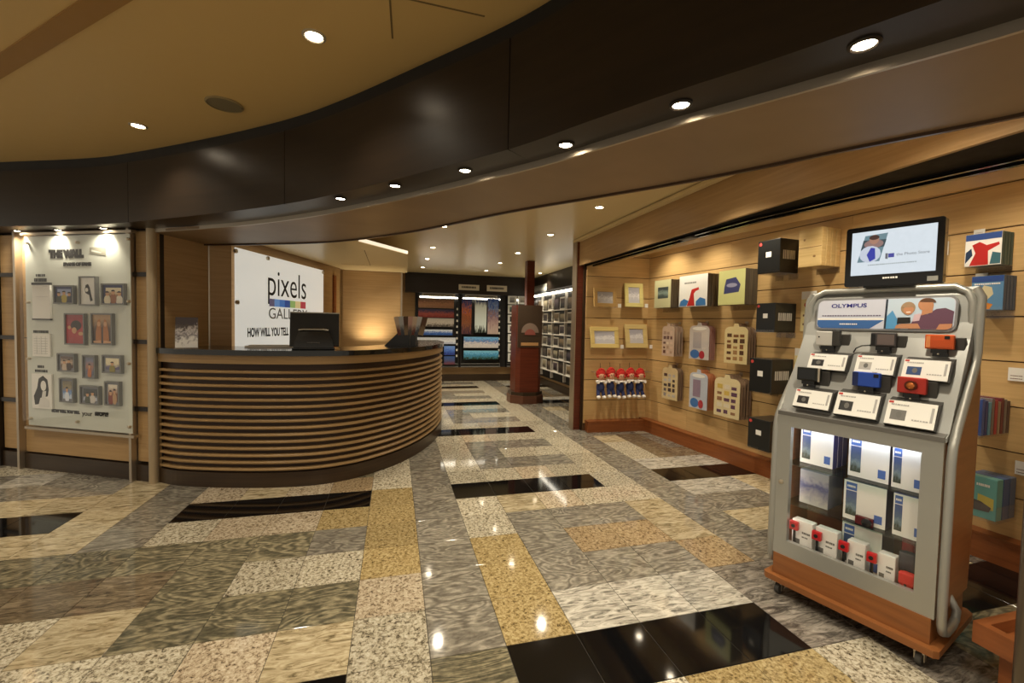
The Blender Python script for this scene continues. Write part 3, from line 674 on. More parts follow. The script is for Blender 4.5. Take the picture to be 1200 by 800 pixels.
SQ = [((66.5, 87, 414, 435.5), 'ph_f', [(.2, (90, 54, 40)), (.5, (214, 188, 160)), (.8, (90, 70, 58))], 'small photo of two faces close together above a blue beach photo', [(200, 180, 160), (70, 50, 40)], 2),
      ((96, 111, 416, 443.5), 'ph_g', [(.2, (92, 96, 120)), (.5, (170, 110, 80)), (.8, (112, 116, 140))], 'narrow photo of one person with an orange top and bluish mat', [(190, 110, 60)], 1),
      ((119, 141.5, 416, 437.5), 'ph_h', [(.2, (90, 84, 120)), (.5, (226, 214, 176)), (.8, (234, 224, 190))], 'small pale yellow photo with a lone green figure', [(140, 130, 50)], 1),
      ((69, 85.5, 443, 471.5), 'ph_i', [(.15, (190, 208, 230)), (.4, (84, 130, 196)), (.65, (150, 134, 96)), (.85, (120, 110, 84))], 'narrow photo with bright blue water below and sand above', [(220, 226, 236)], 1),
      ((93, 115.5, 452, 474), 'ph_j', [(.2, (190, 196, 214)), (.4, (40, 44, 36)), (.8, (50, 54, 50))], 'dark green landscape photo in a slate frame', [(70, 76, 60), (200, 196, 190)], 2),
      ((122, 139.5, 447, 475.5), 'ph_k', [(.2, (110, 64, 40)), (.5, (150, 96, 60)), (.85, (226, 218, 200))], 'narrow reddish brown photo of a standing couple', [(130, 50, 36), (190, 150, 110)], 2)]
for r, nm, st2, lab, cl2, n2 in SQ: fphoto(*r, lab, picture(nm, st2, n=6, amt=.7), plain('slate_mat', (124, 126, 134), .5), people(1, cl2, n2), mw=.12)
obj('glass_sheet', bx(g0, g1, -.090, -.086, gz0, gz1), M_GLASS, pb)

# ---- lettered gallery sign behind the counter
SG = WF(SA, SE)
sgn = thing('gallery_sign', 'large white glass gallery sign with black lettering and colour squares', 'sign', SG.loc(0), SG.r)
s0 = .03; s1 = SG.uz(379, 318, .03)[0]; sz0, sz1 = .75, 2.115
obj('panel', bx(s0, s1, -.03, -.02, sz0, sz1), plain('sign_white', (240, 240, 232), .22, emit=.32), sgn)  # weak glow added to brighten the panel, in place of lamp light
for px, py in ((275, 294), (313, 298), (378, 316), (277, 354)):
    u, z = SG.uz(px, py, .03); obj('standoff', merge(None, lathe([(.022, 0), (.022, .02), (.012, .024)], 12), Matrix.Translation((min(u, s1-.03), -.03, min(z, sz1-.03))) @ Matrix.Rotation(math.pi/2, 4, 'X')), M_CHROME, sgn, True)
u0, z0 = SG.uz(314, 344.5, .03); u1, _ = SG.uz(358.5, 347, .03)
text('lettering', 'pixels', .4, M_INK, sgn, u0, -.031, z0-.01, width=u1-u0, height=.40, bold=-.002)
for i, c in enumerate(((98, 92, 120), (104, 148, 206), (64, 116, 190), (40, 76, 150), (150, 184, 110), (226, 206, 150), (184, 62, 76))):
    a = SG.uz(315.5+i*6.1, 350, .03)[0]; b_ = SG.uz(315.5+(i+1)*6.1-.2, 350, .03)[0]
    obj('colour_square', bx(a, b_, -.0325, -.03, z0-.135, z0-.048), plain('square_%d' % i, c, .4, emit=.3), sgn)  # squares given a similar added glow to keep up with the panel
text('lettering', 'GALLERY', .2, plain('grey_ink', (120, 120, 122), .5), sgn, SG.uz(315, 362, .03)[0], -.031, z0-.275, width=SG.uz(360, 362, .03)[0]-SG.uz(315, 362, .03)[0], height=.125)
ua, za = SG.uz(290, 394.5, .03); ub, _ = SG.uz(338, 390, .03)
text('lettering', 'HOW WILL YOU TELL', .1, M_INK, sgn, ua, -.031, za, width=ub-ua, height=.10, bold=.003)
text('lettering', 'YOUR STORY?', .1, M_INK, sgn, ua, -.031, za-.30, width=ub-ua, height=.13, bold=.01)

# ---- far gallery displays
FW = WF((0, 10.50), (1, 10.50))
fb = [('first', 490, 537), ('second', 540, 586), ('third', 594, 621)]
BAYL = ['tall display bay of panorama posters nearest the wooden partition', 'tall middle display bay with a white tower poster', 'narrow display bay of small white matted prints behind the red pillar']
for k, (nm, xa, xb) in enumerate(fb):
    u0 = FW.uz(xa, 390)[0]; u1 = FW.uz(xb, 390)[0]
    t = thing('display_bay', BAYL[k], 'display stand', (0, 10.495, .345), 0, 'far wall display bays'); w_ = u1-u0
    b = bmesh.new(); bx(u0-.02, u0+.02, -.05, 0, 0, 1.75, b); obj('upright', b, M_BLKP, t); obj('upright', bx(u1-.02, u1+.02, -.05, 0, 0, 1.75), M_BLKP, t)
    obj('light_bar', bx(u0+.03, u1-.03, -.05, -.01, 1.645, 1.672), plain('tube_light', (255, 246, 226), .5, emit=8), t)
    obj('name_plate', bx(u0+.08, u1-.10, -.065, -.05, 1.685, 1.748), plain('plate_grey', (190, 182, 164), .5), t); bars(t, M_DGREY, u0+.12, u1-.14, 1.705, 1.728, -.066, 18)
    for j in range(9 if k < 2 else 0):
        obj('side_clip', bx(u1-.055, u1-.02, -.058, -.04, .25+j*.14, .30+j*.14), plain('clip_white', (226, 222, 210), .4), t)
    obj('ledge', bx(u0, u1, -.07, 0, .0, .03), M_GREYP, t); obj('ledge', bx(u0, u1, -.06, 0, .07, .09), M_GREYP, t)
SKY = lambda a, b, c: [(.15, a), (.45, b), (.8, c)]
def fposter(x0, x1, y0, y1, nm, stops, label, n=4, axis=2, amt=.35, group='posters on the far gallery wall', frame=False):
    u0, u1, a, b_ = FW.rect(x0, x1, y0, y1, .085)
    t = thing('poster', label, 'poster', (u0, 10.395, a), 0, group)
    obj('backing', bx(0, u1-u0, -.006, .028, 0, b_-a), M_BLKP, t)
    e = .02 if frame else .004
    obj('print', bx(e, u1-u0-e, -.010, -.006, e, b_-a-e), picture(nm, stops, axis, n*1.8, amt*4.5, sc=(2.4, 1, 1.0)), t); return t
fposter(490, 532, 350, 361, 'po1', SKY((150, 110, 80), (176, 128, 92), (120, 84, 60)), 'brown canyon panorama poster, topmost in its bay', 6)
fposter(490, 532, 362, 372, 'po2', SKY((120, 40, 30), (150, 70, 56), (46, 40, 70)), 'panorama poster of red roofs under a dark violet sky', 5)
fposter(490, 532, 372.5, 383, 'po3', SKY((70, 64, 58), (190, 180, 166), (176, 168, 158)), 'pale grey panorama poster of a stony shore', 5)
fposter(492, 531, 385, 393.5, 'po4', SKY((40, 80, 150), (70, 110, 180), (206, 214, 226)), 'blue and white seascape panorama in a black frame', 4, frame=True)
fposter(488, 534, 395, 403, 'po5', SKY((180, 190, 210), (226, 228, 230), (200, 206, 216)), 'pale sky panorama poster below the framed seascape', 4)
fposter(520, 533, 405, 416, 'po6', SKY((40, 60, 140), (70, 110, 200), (110, 150, 220)), 'deep blue poster low beside the counter end', 4)
fposter(520, 533, 417, 427, 'po7', SKY((110, 60, 70), (70, 80, 120), (60, 90, 150)), 'dusky violet poster at the foot of its bay', 5)
fposter(540.5, 552.5, 350, 391.5, 'po8', [(.1, (60, 40, 60)), (.3, (150, 96, 60)), (.5, (120, 66, 44)), (.7, (206, 110, 50)), (.85, (50, 70, 130))], 'upright poster of an orange sunset castle', 5)
fposter(556, 570, 351, 390, 'po9', [(.06, (30, 40, 30)), (.2, (216, 228, 224)), (.8, (226, 236, 232)), (.97, (60, 80, 130))], 'upright poster of a tall white tower', 3, amt=.15)
fposter(571, 584, 350, 391.5, 'po10', [(.15, (190, 170, 160)), (.4, (170, 140, 140)), (.62, (120, 90, 110)), (.72, (150, 180, 220)), (.9, (50, 84, 170))], 'upright poster of a pale cliff under blue sky', 4)
fposter(543, 584, 394.5, 407.5, 'po11', [(.1, (200, 196, 196)), (.45, (220, 214, 210)), (.6, (60, 90, 170)), (.85, (120, 180, 226))], 'wide poster of white houses by a blue bay', 5)
fposter(543, 584, 410.5, 421, 'po12', [(.1, (40, 60, 40)), (.3, (70, 130, 150)), (.55, (70, 150, 200)), (.85, (130, 196, 226))], 'wide turquoise lagoon poster with green shore', 5)
kk = 0
GREYS = [(150, 150, 148), (110, 100, 96), (90, 120, 116), (170, 160, 140), (70, 66, 60), (130, 124, 110), (120, 90, 96)]
for r in range(7):
    for c in range(2):
        x0 = 595+c*12.2; y0 = 346.5+r*11.2
        u0, u1, a, b_ = FW.rect(x0, x0+10.2, y0, y0+9.8, .085)
        t = thing('matted_print', 'white matted print, %s from the top, column %s in the narrow bay' % (('first', 'second', 'third', 'fourth', 'fifth', 'sixth', 'seventh')[r], ('beside the tall posters', 'against the red pillar')[c]), 'picture', (u0, 10.395, a), 0, 'small matted prints')
        obj('mat_board', bx(0, u1-u0, -.008, .028, 0, b_-a), plain('mat_white', (226, 226, 220), .5), t)
        cc = GREYS[(r*2+c*3) % 7]
        obj('print', bx(.045, u1-u0-.045, -.011, -.008, .04, b_-a-.04), picture('mp%d' % ((r*2+c*3) % 7), [(.2, tuple(int(v*.6) for v in cc)), (.7, cc)], n=5, amt=.7), t)
# white category signs hung on the dark header
for (x0, x1, y0, y1, lb) in ((537.5, 561.5, 333.5, 340, 'white lettered sign plate on the dark header above the tower poster'), (570.5, 594, 334.5, 341.5, 'white lettered sign plate on the dark header between the two right bays')):
    u0, u1, a, b_ = WF((0, 10.32), (1, 10.32)).rect(x0, x1, y0, y1, 0)
    t = thing('header_sign', lb, 'sign', (u0, 10.318, a), 0)
    obj('plate', bx(0, u1-u0, -.012, 0, 0, b_-a), plain('sign_cream', (206, 198, 180), .5), t); bars(t, M_INK, .07, u1-u0-.07, (b_-a)*.35, (b_-a)*.7, -.0125, 12)
# gallery side wall: lit shelves of framed prints
GW = WF((3.38, 10.58), (3.38, 8.0))
sh = thing('print_shelving', 'black wall shelving with white edged print ledges on the gallery side', 'shelving', (3.38, 10.58, 0), GW.r)
uu0, uu1 = .18, 3.1
obj('back_board', bx(uu0, uu1, -.02, 0, .25, 2.1), M_BLKP, sh)
GZ = [.42, .70, .96, 1.22, 1.48, 1.74]
for z in GZ: obj('ledge', bx(uu0, uu1, -.09, -.02, z-.03, z-.012), plain('ledge_white', (228, 224, 214), .4), sh)
obj('light_bar', bx(uu0, uu1, -.10, -.04, 2.08, 2.12), plain('side_tube_light', (255, 246, 226), .5, emit=3.5), sh)
for x in (.9, 1.6, 2.35): obj('divider', bx(x-.012, x+.012, -.08, -.02, .25, 2.08), plain('divider_white', (206, 200, 190), .4), sh)
FRC = [(64, 56, 50), (96, 84, 70), (120, 104, 80), (70, 60, 66), (140, 132, 110)]
for r, z in enumerate(GZ):
    for c, x in enumerate((.25, .58, .95, 1.28, 1.66, 2.0, 2.42, 2.78)):
        cc = FRC[(r+c*2) % 5]; hh = .20 if r else .22
        if r == 5: hh = .26
        t = thing('ledge_print', '%s framed %s print on the %s ledge of the gallery side shelving' % (('pale', 'dark')[(r+c) % 2], ('umber', 'brown', 'tan', 'plum', 'olive')[(r+c*2) % 5], ('lowest', 'second', 'third', 'fourth', 'fifth', 'highest')[r]), 'picture', GW.loc(x, .03, z-.012), GW.r, 'framed prints on the side ledges')
        obj('frame', bx(0, .29, -.02, 0, 0, hh), plain('print_frame_%d' % ((r+c) % 2), [(214, 208, 196), (60, 52, 46)][(r+c) % 2], .4), t)
        obj('print', bx(.03, .26, -.024, -.02, .03, hh-.03), picture('lp%d' % ((r+c*2) % 5), [(.2, tuple(int(v*.6) for v in cc)), (.75, tuple(min(255, int(v*1.3)) for v in cc))], n=5, amt=.7), t)
t = thing('topper_sign', 'leaning print on top of the gallery side shelving', 'picture', GW.loc(.30, .10, 2.13), GW.r)
obj('panel', bx(0, 1.0, -.01, 0, 0, .20), picture('topper', [(.2, (90, 96, 100)), (.5, (180, 180, 176)), (.8, (110, 110, 104))], n=5, amt=.7), t); obj('edge', bx(-.01, 1.01, -.012, .004, -.012, 0), M_WHITE, t)
# ---- red display pillar on an octagonal foot
px_, py_ = 2.31, 7.62
pil = thing('display_pillar', 'dark red pillar with an emblem panel on an octagonal wooden foot', 'pillar', (px_, py_, 0), 0)
octo = lambda r, a0=22.5, n=8: [(r*math.cos(math.radians(a0+360/n*i)), r*math.sin(math.radians(a0+360/n*i))) for i in range(n)]
obj('foot', prism(octo(.335), 0, .14), wood('foot_wood', (84, 52, 38), (104, 66, 48), .4, 0), pil); obj('foot_rim', prism(octo(.315), .14, .20), W_KICK, pil)
sq = [(-.235, -.17), (-.17, -.235), (.17, -.235), (.235, -.17), (.235, .17), (.17, .235), (-.17, .235), (-.235, .17)]
obj('shaft', prism(sq, .20, 1.745), W_RED, pil)
pan = obj('emblem_panel', bx(-.225, .225, -.245, -.236, 1.0, 1.742), plain('panel_brown', (72, 58, 46), .3), pil)
pts = [(.16*math.cos(math.radians(180*i/12)), 1.26+.17*math.sin(math.radians(180*i/12))) for i in range(13)]
obj('emblem', extr(pts, -.250, -.245), plain('emblem_grey', (138, 118, 104), .5), pan); obj('emblem', extr([(x*.62, 1.26+(z-1.26)*.62-.04) for x, z in pts], -.254, -.250), plain('emblem_red', (150, 84, 74), .5), pan)
obj('name_strip', bx(-.16, .16, -.250, -.245, 1.03, 1.085), plain('strip_tan', (196, 150, 100), .4), pan)
pst = obj('slim_post', bx(px_-.02, px_+.12, py_-.07, py_+.07, 1.745, ZG), W_RED); tag(pst, 'slim square wooden post rising from the red pillar to the ceiling', 'post')

# ---- merchandise on the right slat wall
RW = WF(RA, RE)
def album(u0, u1, z0, z1, y0, y1, name, label, cat, group, cover, spine, parts=None):
    """one album or box: block standing off the wall between depths y0 (front) and y1"""
    w_, h_ = u1-u0, z1-z0
    t = thing(name, label, cat, RW.loc(u0, y1, z0), RW.r, group)
    d = y0-y1
    obj('block', bx(0, w_, -d+.002, 0, 0, h_, r=.002, seg=1), spine, t)
    c = obj('cover', bx(.001, w_-.001, -d, -d+.002, .001, h_-.001), cover, t)
    if parts: parts(t, w_, h_, -d)
    return t
def shelf(u0, u1, z, D, label):
    t = thing('wall_bracket', label, 'bracket', RW.loc(u0, 0, z), RW.r, 'clear shelf brackets on the slat wall')
    obj('tray', bx(-.01, u1-u0+.01, -D-.012, -.004, -.008, -.002), M_GLASS, t); obj('lip', bx(-.01, u1-u0+.01, -D-.015, -D-.012, -.008, .02), M_GLASS, t)
    obj('hook', bx(0, u1-u0, -.004, 0, -.05, -.002), M_GLASS, t)
def stack(px, n, name, labels, cat, group, cover, spine, parts=None, br='clear bracket'):
    u0, u1, z0, z1, D = RW.solve(*px); t = None
    for i in range(n):
        a = D*(n-i)/n; b_ = D*(n-i-1)/n+.004
        t2 = album(u0, u1, z0, z1, a, b_+.001, name, labels[0] if i == 0 else ('', 'second ', 'third ', 'fourth ')[i]+labels[1], cat, group, cover if i == 0 else spine, spine, parts if i == 0 else None)
    shelf(u0, u1, z0, D, br); return u0, u1, z0, z1, D
NAVY = plain('cover_navy', (62, 66, 110), .4); RED = plain('cover_red', (186, 40, 36), .4); BLU = plain('cover_blue', (60, 120, 180), .4)
SPN = wood('album_edge', (76, 68, 56), (112, 100, 84), .5, 0, (120, 120, 2))
def pa(t, w_, h_, y): obj('cover_picture', bx(w_*.22, w_*.85, y-.001, y, h_*.34, h_*.74), picture('cov_a', [(.2, (70, 84, 84)), (.5, (140, 160, 150)), (.8, (60, 70, 74))], n=5, amt=.6), t)
stack((767, 786, 797, 328, 360.5), 3, 'photo_album', ('photo album with pale green cover and ship picture, front of its stack', 'photo album behind the pale green ship album'), 'album', 'photo albums on the slat wall', plain('cover_green', (206, 204, 160), .4), SPN, pa, 'clear shelf bracket under the pale green albums')
def pbx(t, w_, h_, y):
    poly([(w_*x, h_*z) for x, z in ((.30, .02), (.58, .02), (.54, .40), (.60, .48), (.72, .52), (.70, .60), (.46, .54), (.40, .30))], y, RED, t)
    poly([(w_*x, h_*z) for x, z in ((.02, .02), (.28, .02), (.36, .18), (.20, .26), (.06, .18))], y, BLU, t); poly([(w_*x, h_*z) for x, z in ((.62, .02), (.96, .02), (.94, .22), (.76, .28), (.62, .16))], y, BLU, t)
    bars(t, M_GREYP, w_*.2, w_*.62, h_*.74, h_*.78, y-.001, 7)
stack((796, 829, 843, 322, 359), 3, 'photo_album', ('white photo album with red and blue figure print, front of its stack', 'photo album behind the white red and blue album'), 'album', 'photo albums on the slat wall', M_WHITE, SPN, pbx, 'clear shelf bracket under the white red and blue albums')
def pcx(t, w_, h_, y):
    poly([(w_*x, h_*z) for x, z in ((.22, .32), (.78, .36), (.84, .56), (.66, .78), (.30, .74), (.24, .52))], y, NAVY, t); disc(w_*.52, h_*.56, w_*.20, h_*.06, y-.001, plain('cover_lilac', (150, 150, 176), .4), t)
stack((842, 873, 888, 316, 357), 3, 'photo_album', ('yellow green photo album with navy emblem, front of its stack', 'photo album behind the yellow green navy emblem album'), 'album', 'photo albums on the slat wall', plain('cover_lime', (204, 204, 138), .4), SPN, pcx, 'clear shelf bracket under the yellow green albums')
BLK = plain('box_black', (30, 31, 31), .3)
def side_text(t, w_, h_, d, s_, n=2):
    o = bars(t, plain('print_grey', (190, 188, 182), .5), 0, d*.66, 0, h_*.26, 0, 7)
    o.rotation_euler = (0, 0, math.pi/2); o.location = (w_+.002, -d*.84, h_*.40)
def black_box(px, lab, label_px=True, n=1):
    u0, u1, z0, z1, D = RW.solve(*px); w_, h_ = u1-u0, z1-z0
    t = thing('boxed_album', lab, 'box', RW.loc(u0, .004, z0), RW.r, 'black boxed albums')
    obj('box', bx(0, w_, -D+.004, 0, 0, h_, r=.006), BLK, t)
    obj('logo_label', bx(w_*.38, w_*.62, -D+.003, -D+.004, h_*.48, h_*.64), M_WHITE, t); disc(w_*.12, h_*.90, w_*.07, h_*.05, -D+.0045, plain('sticker_red', (200, 70, 66), .4), t, 'sticker')
    side_text(t, w_, h_, D, 'PHOTO')
    shelf(u0, u1, z0, D, 'clear shelf bracket under the '+lab.split(' on ')[0].split(' below ')[0]); return t
black_box((888, 914, 936, 281, 320), 'grey black boxed album beside the wooden albums')
black_box((886, 908, 933, 355, 389), 'black boxed album below the wooden albums with bold side lettering')
black_box((878, 904, 929, 420, 460), 'wide black boxed album second from the plinth')
black_box((876, 902, 930, 491, 527), 'black boxed album lowest on the wall near the plinth')
WB = wood('pale_wood', (196, 164, 106), (216, 188, 132), .5, 0)
def pw_(t, w_, h_, y):
    obj('front_groove', bx(0.002, w_-.002, y-.0008, y, h_*.50, h_*.515), plain('groove_tan', (140, 104, 60), .6), t); disc(w_*.25, h_*.72, w_*.05, h_*.03, y, MATS['groove_tan'], t, 'knot'); disc(w_*.7, h_*.26, w_*.06, h_*.03, y, MATS['groove_tan'], t, 'knot')
stack((936, 963, 985, 268, 312), 4, 'wooden_album', ('pale wooden album with knots, front of its stack', 'pale wooden album behind the knotty wooden album'), 'album', 'pale wooden albums', WB, WB, pw_, 'clear shelf bracket under the pale wooden albums')
def flat_card(x0, x1, y0, y1, name, label, mat, D=.012, lines=3, cat='sign', extra=None):
    u0, u1, z0, z1 = RW.rect(x0, x1, y0, y1, D); t = thing(name, label, cat, RW.loc(u0, .003, z0), RW.r)
    obj('card', bx(0, u1-u0, -.006, 0, 0, z1-z0), mat, t)
    for i in range(lines): bars(t, plain('ink_brown', (110, 70, 50), .6), (u1-u0)*.15, (u1-u0)*.85, (z1-z0)*(.15+.22*i), (z1-z0)*(.20+.22*i), -.0062, 6)
    if extra: extra(t, u1-u0, z1-z0)
def yc(t, w_, h_): obj('header', bx(.002, w_-.002, -.0065, -.006, h_*.80, h_-.002), M_WHITE, t); disc(w_*.4, h_*.66, w_*.2, h_*.07, -.0065, plain('rust', (176, 80, 50), .5), t)
flat_card(938, 956, 341, 388, 'info_card', 'tall cream information card beside the camera kiosk', plain('card_cream', (232, 216, 160), .5), .015, 2, 'sign', yc)
flat_card(930, 945, 408, 452, 'info_card', 'cream information card half hidden behind the kiosk corner', MATS['card_cream'], .015, 2, 'sign', yc)
# hanging card packs on pegs
def pegpack(px, n, lab, cover, extra, grp, edge):
    u0, u1, z0, z1, D = RW.solve(*px); w_, h_ = u1-u0, z1-z0; r = w_*.22
    out = [(0, 0), (w_, 0), (w_, h_*.80)]+[(w_*(.5+.5*math.cos(a)) if False else w_-r+r*math.cos(a), h_*.80+h_*.12*math.sin(a)) for a in [math.pi/2*i/4 for i in range(1, 5)]]+[(w_*.62, h_*.92), (w_*.58, h_), (w_*.42, h_), (w_*.38, h_*.92)]+[(r-r*math.sin(a), h_*.80+h_*.12*math.cos(a)) for a in [math.pi/2*i/4 for i in range(0, 5)]]
    for i in range(n):
        a = D*(n-i)/n
        t = thing('card_pack', lab if i == 0 else ('', 'second', 'third', 'fourth', 'fifth')[i]+' on the peg of the '+lab.split(', ')[0], 'card pack', RW.loc(u0, a-.002, z0), RW.r, grp)
        obj('card', extr(out, -.002, 0), cover if i == 0 else edge, t)
        if i == 0:
            extra(t, w_, h_); obj('clear_sleeve', extr(out, -.006, -.0055), M_GLASS, t)
        else: obj('stickers', bx(w_*.1, w_-.002, -.006, -.002, h_*.1, h_*.75), edge, t)
    pg = thing('peg_hook', 'thin metal peg holding the '+lab.split(', ')[0], 'hook', RW.loc((u0+u1)/2, 0, z1-.006), RW.r, 'peg hooks on the slat wall')
    obj('wire', tube([(0, 0, .012), (0, -D-.02, .012), (0, -D-.03, .022)], .003, 6), M_METAL, pg); obj('back_plate', bx(-.02, .02, -.004, 0, -.01, .03), M_METAL, pg)
def tiles(cs, seed):
    def f(t, w_, h_):
        rn = random.Random(seed)
        for r in range(5):
            for c in range(3):
                cc = cs[rn.randrange(len(cs))]; x = w_*(.12+.28*c); z = h_*(.08+.145*r)
                obj('sticker', bx(x, x+w_*(.14+.08*rn.random()), -.0035, -.002, z, z+h_*(.06+.05*rn.random())), plain('stk_%d_%d_%d' % cc, cc, .45), t)
    return f
def big(cs):
    def f(t, w_, h_):
        disc(w_*.30, h_*.14, w_*.24, h_*.12, -.0026, plain('stk_blue', (56, 110, 176), .4), t); disc(w_*.66, h_*.13, w_*.14, h_*.11, -.003, plain('stk_red', (176, 50, 60), .4), t)
        obj('sticker', bx(w_*.2, w_*.62, -.0035, -.002, h_*.30, h_*.74), cs, t); disc(w_*.5, h_*.84, w_*.36, h_*.05, -.003, M_WHITE, t)
    return f
EDG = wood('pack_edge', (150, 120, 100), (190, 170, 150), .5, 0, (140, 140, 2)); EDG2 = wood('pack_edge_dark', (104, 84, 72), (170, 140, 110), .5, 0, (140, 140, 2))
G2 = 'hanging sticker packs'
pegpack((776, 790, 803, 379, 417), 4, 'pinkish sticker pack on the upper row, front of its peg', plain('pk_pink', (206, 180, 160), .4), tiles([(220, 190, 170), (110, 70, 60), (226, 206, 180), (180, 150, 130)], 1), G2, EDG)
pegpack((808, 831, 840, 378, 421), 4, 'silvery sticker pack on the upper row, front of its peg', plain('pk_silver', (200, 192, 188), .4), big(plain('stk_grey', (170, 164, 168), .4)), G2, plain('pk_rose', (184, 140, 130), .45))
pegpack((849, 876, 888, 379, 426), 4, 'cream sticker pack with brown motifs, front of its peg', plain('pk_cream', (226, 208, 156), .4), tiles([(130, 84, 50), (90, 60, 40), (170, 130, 84)], 3), G2, EDG2)
pegpack((776, 794, 802, 427.5, 468), 4, 'sandy sticker pack with dark figures, front of its peg', plain('pk_sand', (216, 196, 150), .4), tiles([(110, 96, 96), (150, 140, 140), (80, 66, 66), (190, 184, 180)], 4), G2, EDG2)
pegpack((808, 829, 840, 433, 479), 5, 'pale blue sticker pack on the lower row, front of its peg', plain('pk_blue', (190, 196, 210), .4), big(plain('stk_mauve', (150, 130, 150), .4)), G2, plain('pk_orange', (190, 124, 84), .45))
pegpack((837, 867, 883, 439, 489), 5, 'ivory sticker pack with purple flowers, front of its peg', plain('pk_ivory', (224, 208, 164), .4), tiles([(100, 66, 90), (210, 180, 90), (150, 110, 80), (226, 214, 190)], 6), G2, EDG2)
# near part of the slat wall
def pd(t, w_, h_, y):
    poly([(w_*x, h_*z) for x, z in ((.14, .02), (.66, .02), (.64, .44), (.94, .60), (.92, .68), (.60, .62), (.40, .74), (.20, .66), (.30, .40))], y, RED, t)
    poly([(w_*x, h_*z) for x, z in ((.70, .03), (.98, .03), (.98, .34), (.76, .40))], y, plain('cover_teal', (60, 104, 116), .4), t); poly([(w_*x, h_*z) for x, z in ((.02, .10), (.22, .34), (.18, .56), (.03, .44))], y, plain('cover_deep', (40, 60, 90), .4), t)
    obj('band', bx(.002, w_-.002, y-.001, y, h_*.80, h_-.002), plain('band_blue', (48, 76, 140), .4), t)
stack((1131, 1174, 1188, 273, 311), 4, 'photo_album', ('white album with red figure and blue top band, front of its stack', 'album behind the red figure album with blue band'), 'album', 'photo albums beside the screen', M_WHITE, plain('edge_green', (70, 92, 88), .5), pd, 'clear shelf bracket under the red figure albums')
def pe(t, w_, h_, y):
    poly([(w_*x, h_*z) for x, z in ((.28, .30), (.50, .28), (.70, .46), (.64, .66), (.40, .72), (.26, .52))], y, plain('cover_buff', (206, 196, 160), .4), t); poly([(w_*x, h_*z) for x, z in ((.20, .02), (.60, .02), (.70, .16), (.40, .24))], y, plain('cover_amber', (206, 130, 50), .4), t)
    obj('band', bx(.002, w_-.002, y-.001, y, h_*.82, h_-.002), MATS['band_blue'], t); bars(t, M_WHITE, w_*.1, w_*.9, h_*.74, h_*.78, y-.001, 12)
stack((1138, 1176, 1191, 323, 363), 4, 'photo_album', ('sky blue album with a pale animal picture, front of its stack', 'album behind the sky blue animal album'), 'album', 'photo albums beside the screen', plain('cover_sky', (92, 138, 178), .4), plain('edge_blue', (70, 84, 104), .5), pe, 'clear shelf bracket under the sky blue albums')
for x0, x1, y0, y1, lb in ((1140, 1153, 268.5, 275, 'small white price strip above the red figure album'), (1142, 1156, 320, 326, 'small white price strip above the sky blue album'), (1180, 1201, 431, 446.5, 'white price card on the slat wall above the paperbacks'), (1188, 1204, 541, 557, 'white price card on the slat wall beside the teal box'), (1101, 1110, 283, 299, 'small white card on the wall beside the screen')):
    flat_card(x0, x1, y0, y1, 'price_card', lb, M_WHITE, .02, 2, 'price tag')
# row of thin books end on
u1, zz = RW.uz(1183, 482, .01); D0 = .30
bc = [(64, 90, 160), (40, 60, 130), (96, 160, 190), (120, 110, 110), (170, 50, 60), (150, 130, 110), (110, 44, 50), (130, 120, 112), (90, 70, 66)]
BN = ['medium blue', 'dark navy', 'pale cyan', 'dark grey', 'bright red', 'beige', 'maroon', 'light grey', 'brown']
uS = u1
for i, c in enumerate(bc):
    d1 = D0*(1-i/9); d0 = D0*(1-(i+1)/9)+.004
    t = thing('paperback', BN[i]+' slim booklet in the tray above the teal box', 'book', RW.loc(uS-.17, d0+.002, .80), RW.r, 'slim booklets on the slat wall')
    hgt_ = .215-.01*(i % 3); obj('pages', bx(.002, .168, -(d1-d0)+.004, -.002, .002, hgt_-.002), M_WHITE, t); obj('cover', bx(0, .17, -(d1-d0)+.002, -(d1-d0)+.004, 0, hgt_), plain('bk%d' % i, c, .4), t); obj('spine', bx(.168, .17, -(d1-d0)+.004, 0, 0, hgt_), plain('bk%d' % i, c, .4), t); obj('back_cover', bx(0, .168, -.002, 0, 0, hgt_), plain('bk%d' % i, c, .4), t)
t = thing('wall_bracket', 'clear tray holding the slim booklets', 'bracket', RW.loc(uS-.18, 0, .80), RW.r); obj('tray', bx(0, .19, -D0-.01, -.004, -.009, -.002), M_GLASS, t); obj('lip', bx(0, .19, -D0-.014, -D0-.01, -.009, .02), M_GLASS, t)
# teal boxes in a clear tray
u0, u1, z0, z1, D = RW.solve(1128, 1168, 1190, 558, 606); nT = 3
for i in range(nT):
    a, b_ = D*(nT-i)/nT, D*(nT-i-1)/nT+.006
    t = thing('boxed_kit', 'teal boxed kit with a yellow picture, front of its tray' if i == 0 else ('', 'medium blue', 'slate')[i]+' boxed kit behind the teal boxed kit', 'box', RW.loc(u0, b_, z0), RW.r, 'boxed kits low on the slat wall')
    obj('box', bx(0, u1-u0, -(a-b_)+.002, 0, 0, z1-z0, r=.003), [plain('kit_teal', (104, 164, 160), .35), plain('kit_blue', (74, 96, 140), .4), plain('kit_slate', (90, 104, 130), .4)][i], t)
    if i == 0:
        w_, h_ = u1-u0, z1-z0; y = -(a-b_)
        poly([(w_*x, h_*z) for x, z in ((.45, .24), (.92, .24), (.92, .52), (.45, .58))], y+.0015, plain('kit_yellow', (196, 180, 90), .4), t); poly([(w_*x, h_*z) for x, z in ((.05, .16), (.80, .18), (.86, .30), (.55, .40), (.1, .44))], y+.0008, plain('kit_grey', (84, 76, 74), .4), t); bars(t, M_WHITE, w_*.4, w_*.8, h_*.78, h_*.84, y+.001, 7)
t = thing('wall_bracket', 'clear plastic tray holding the teal boxed kits', 'bracket', RW.loc(u0-.01, 0, z0), RW.r)
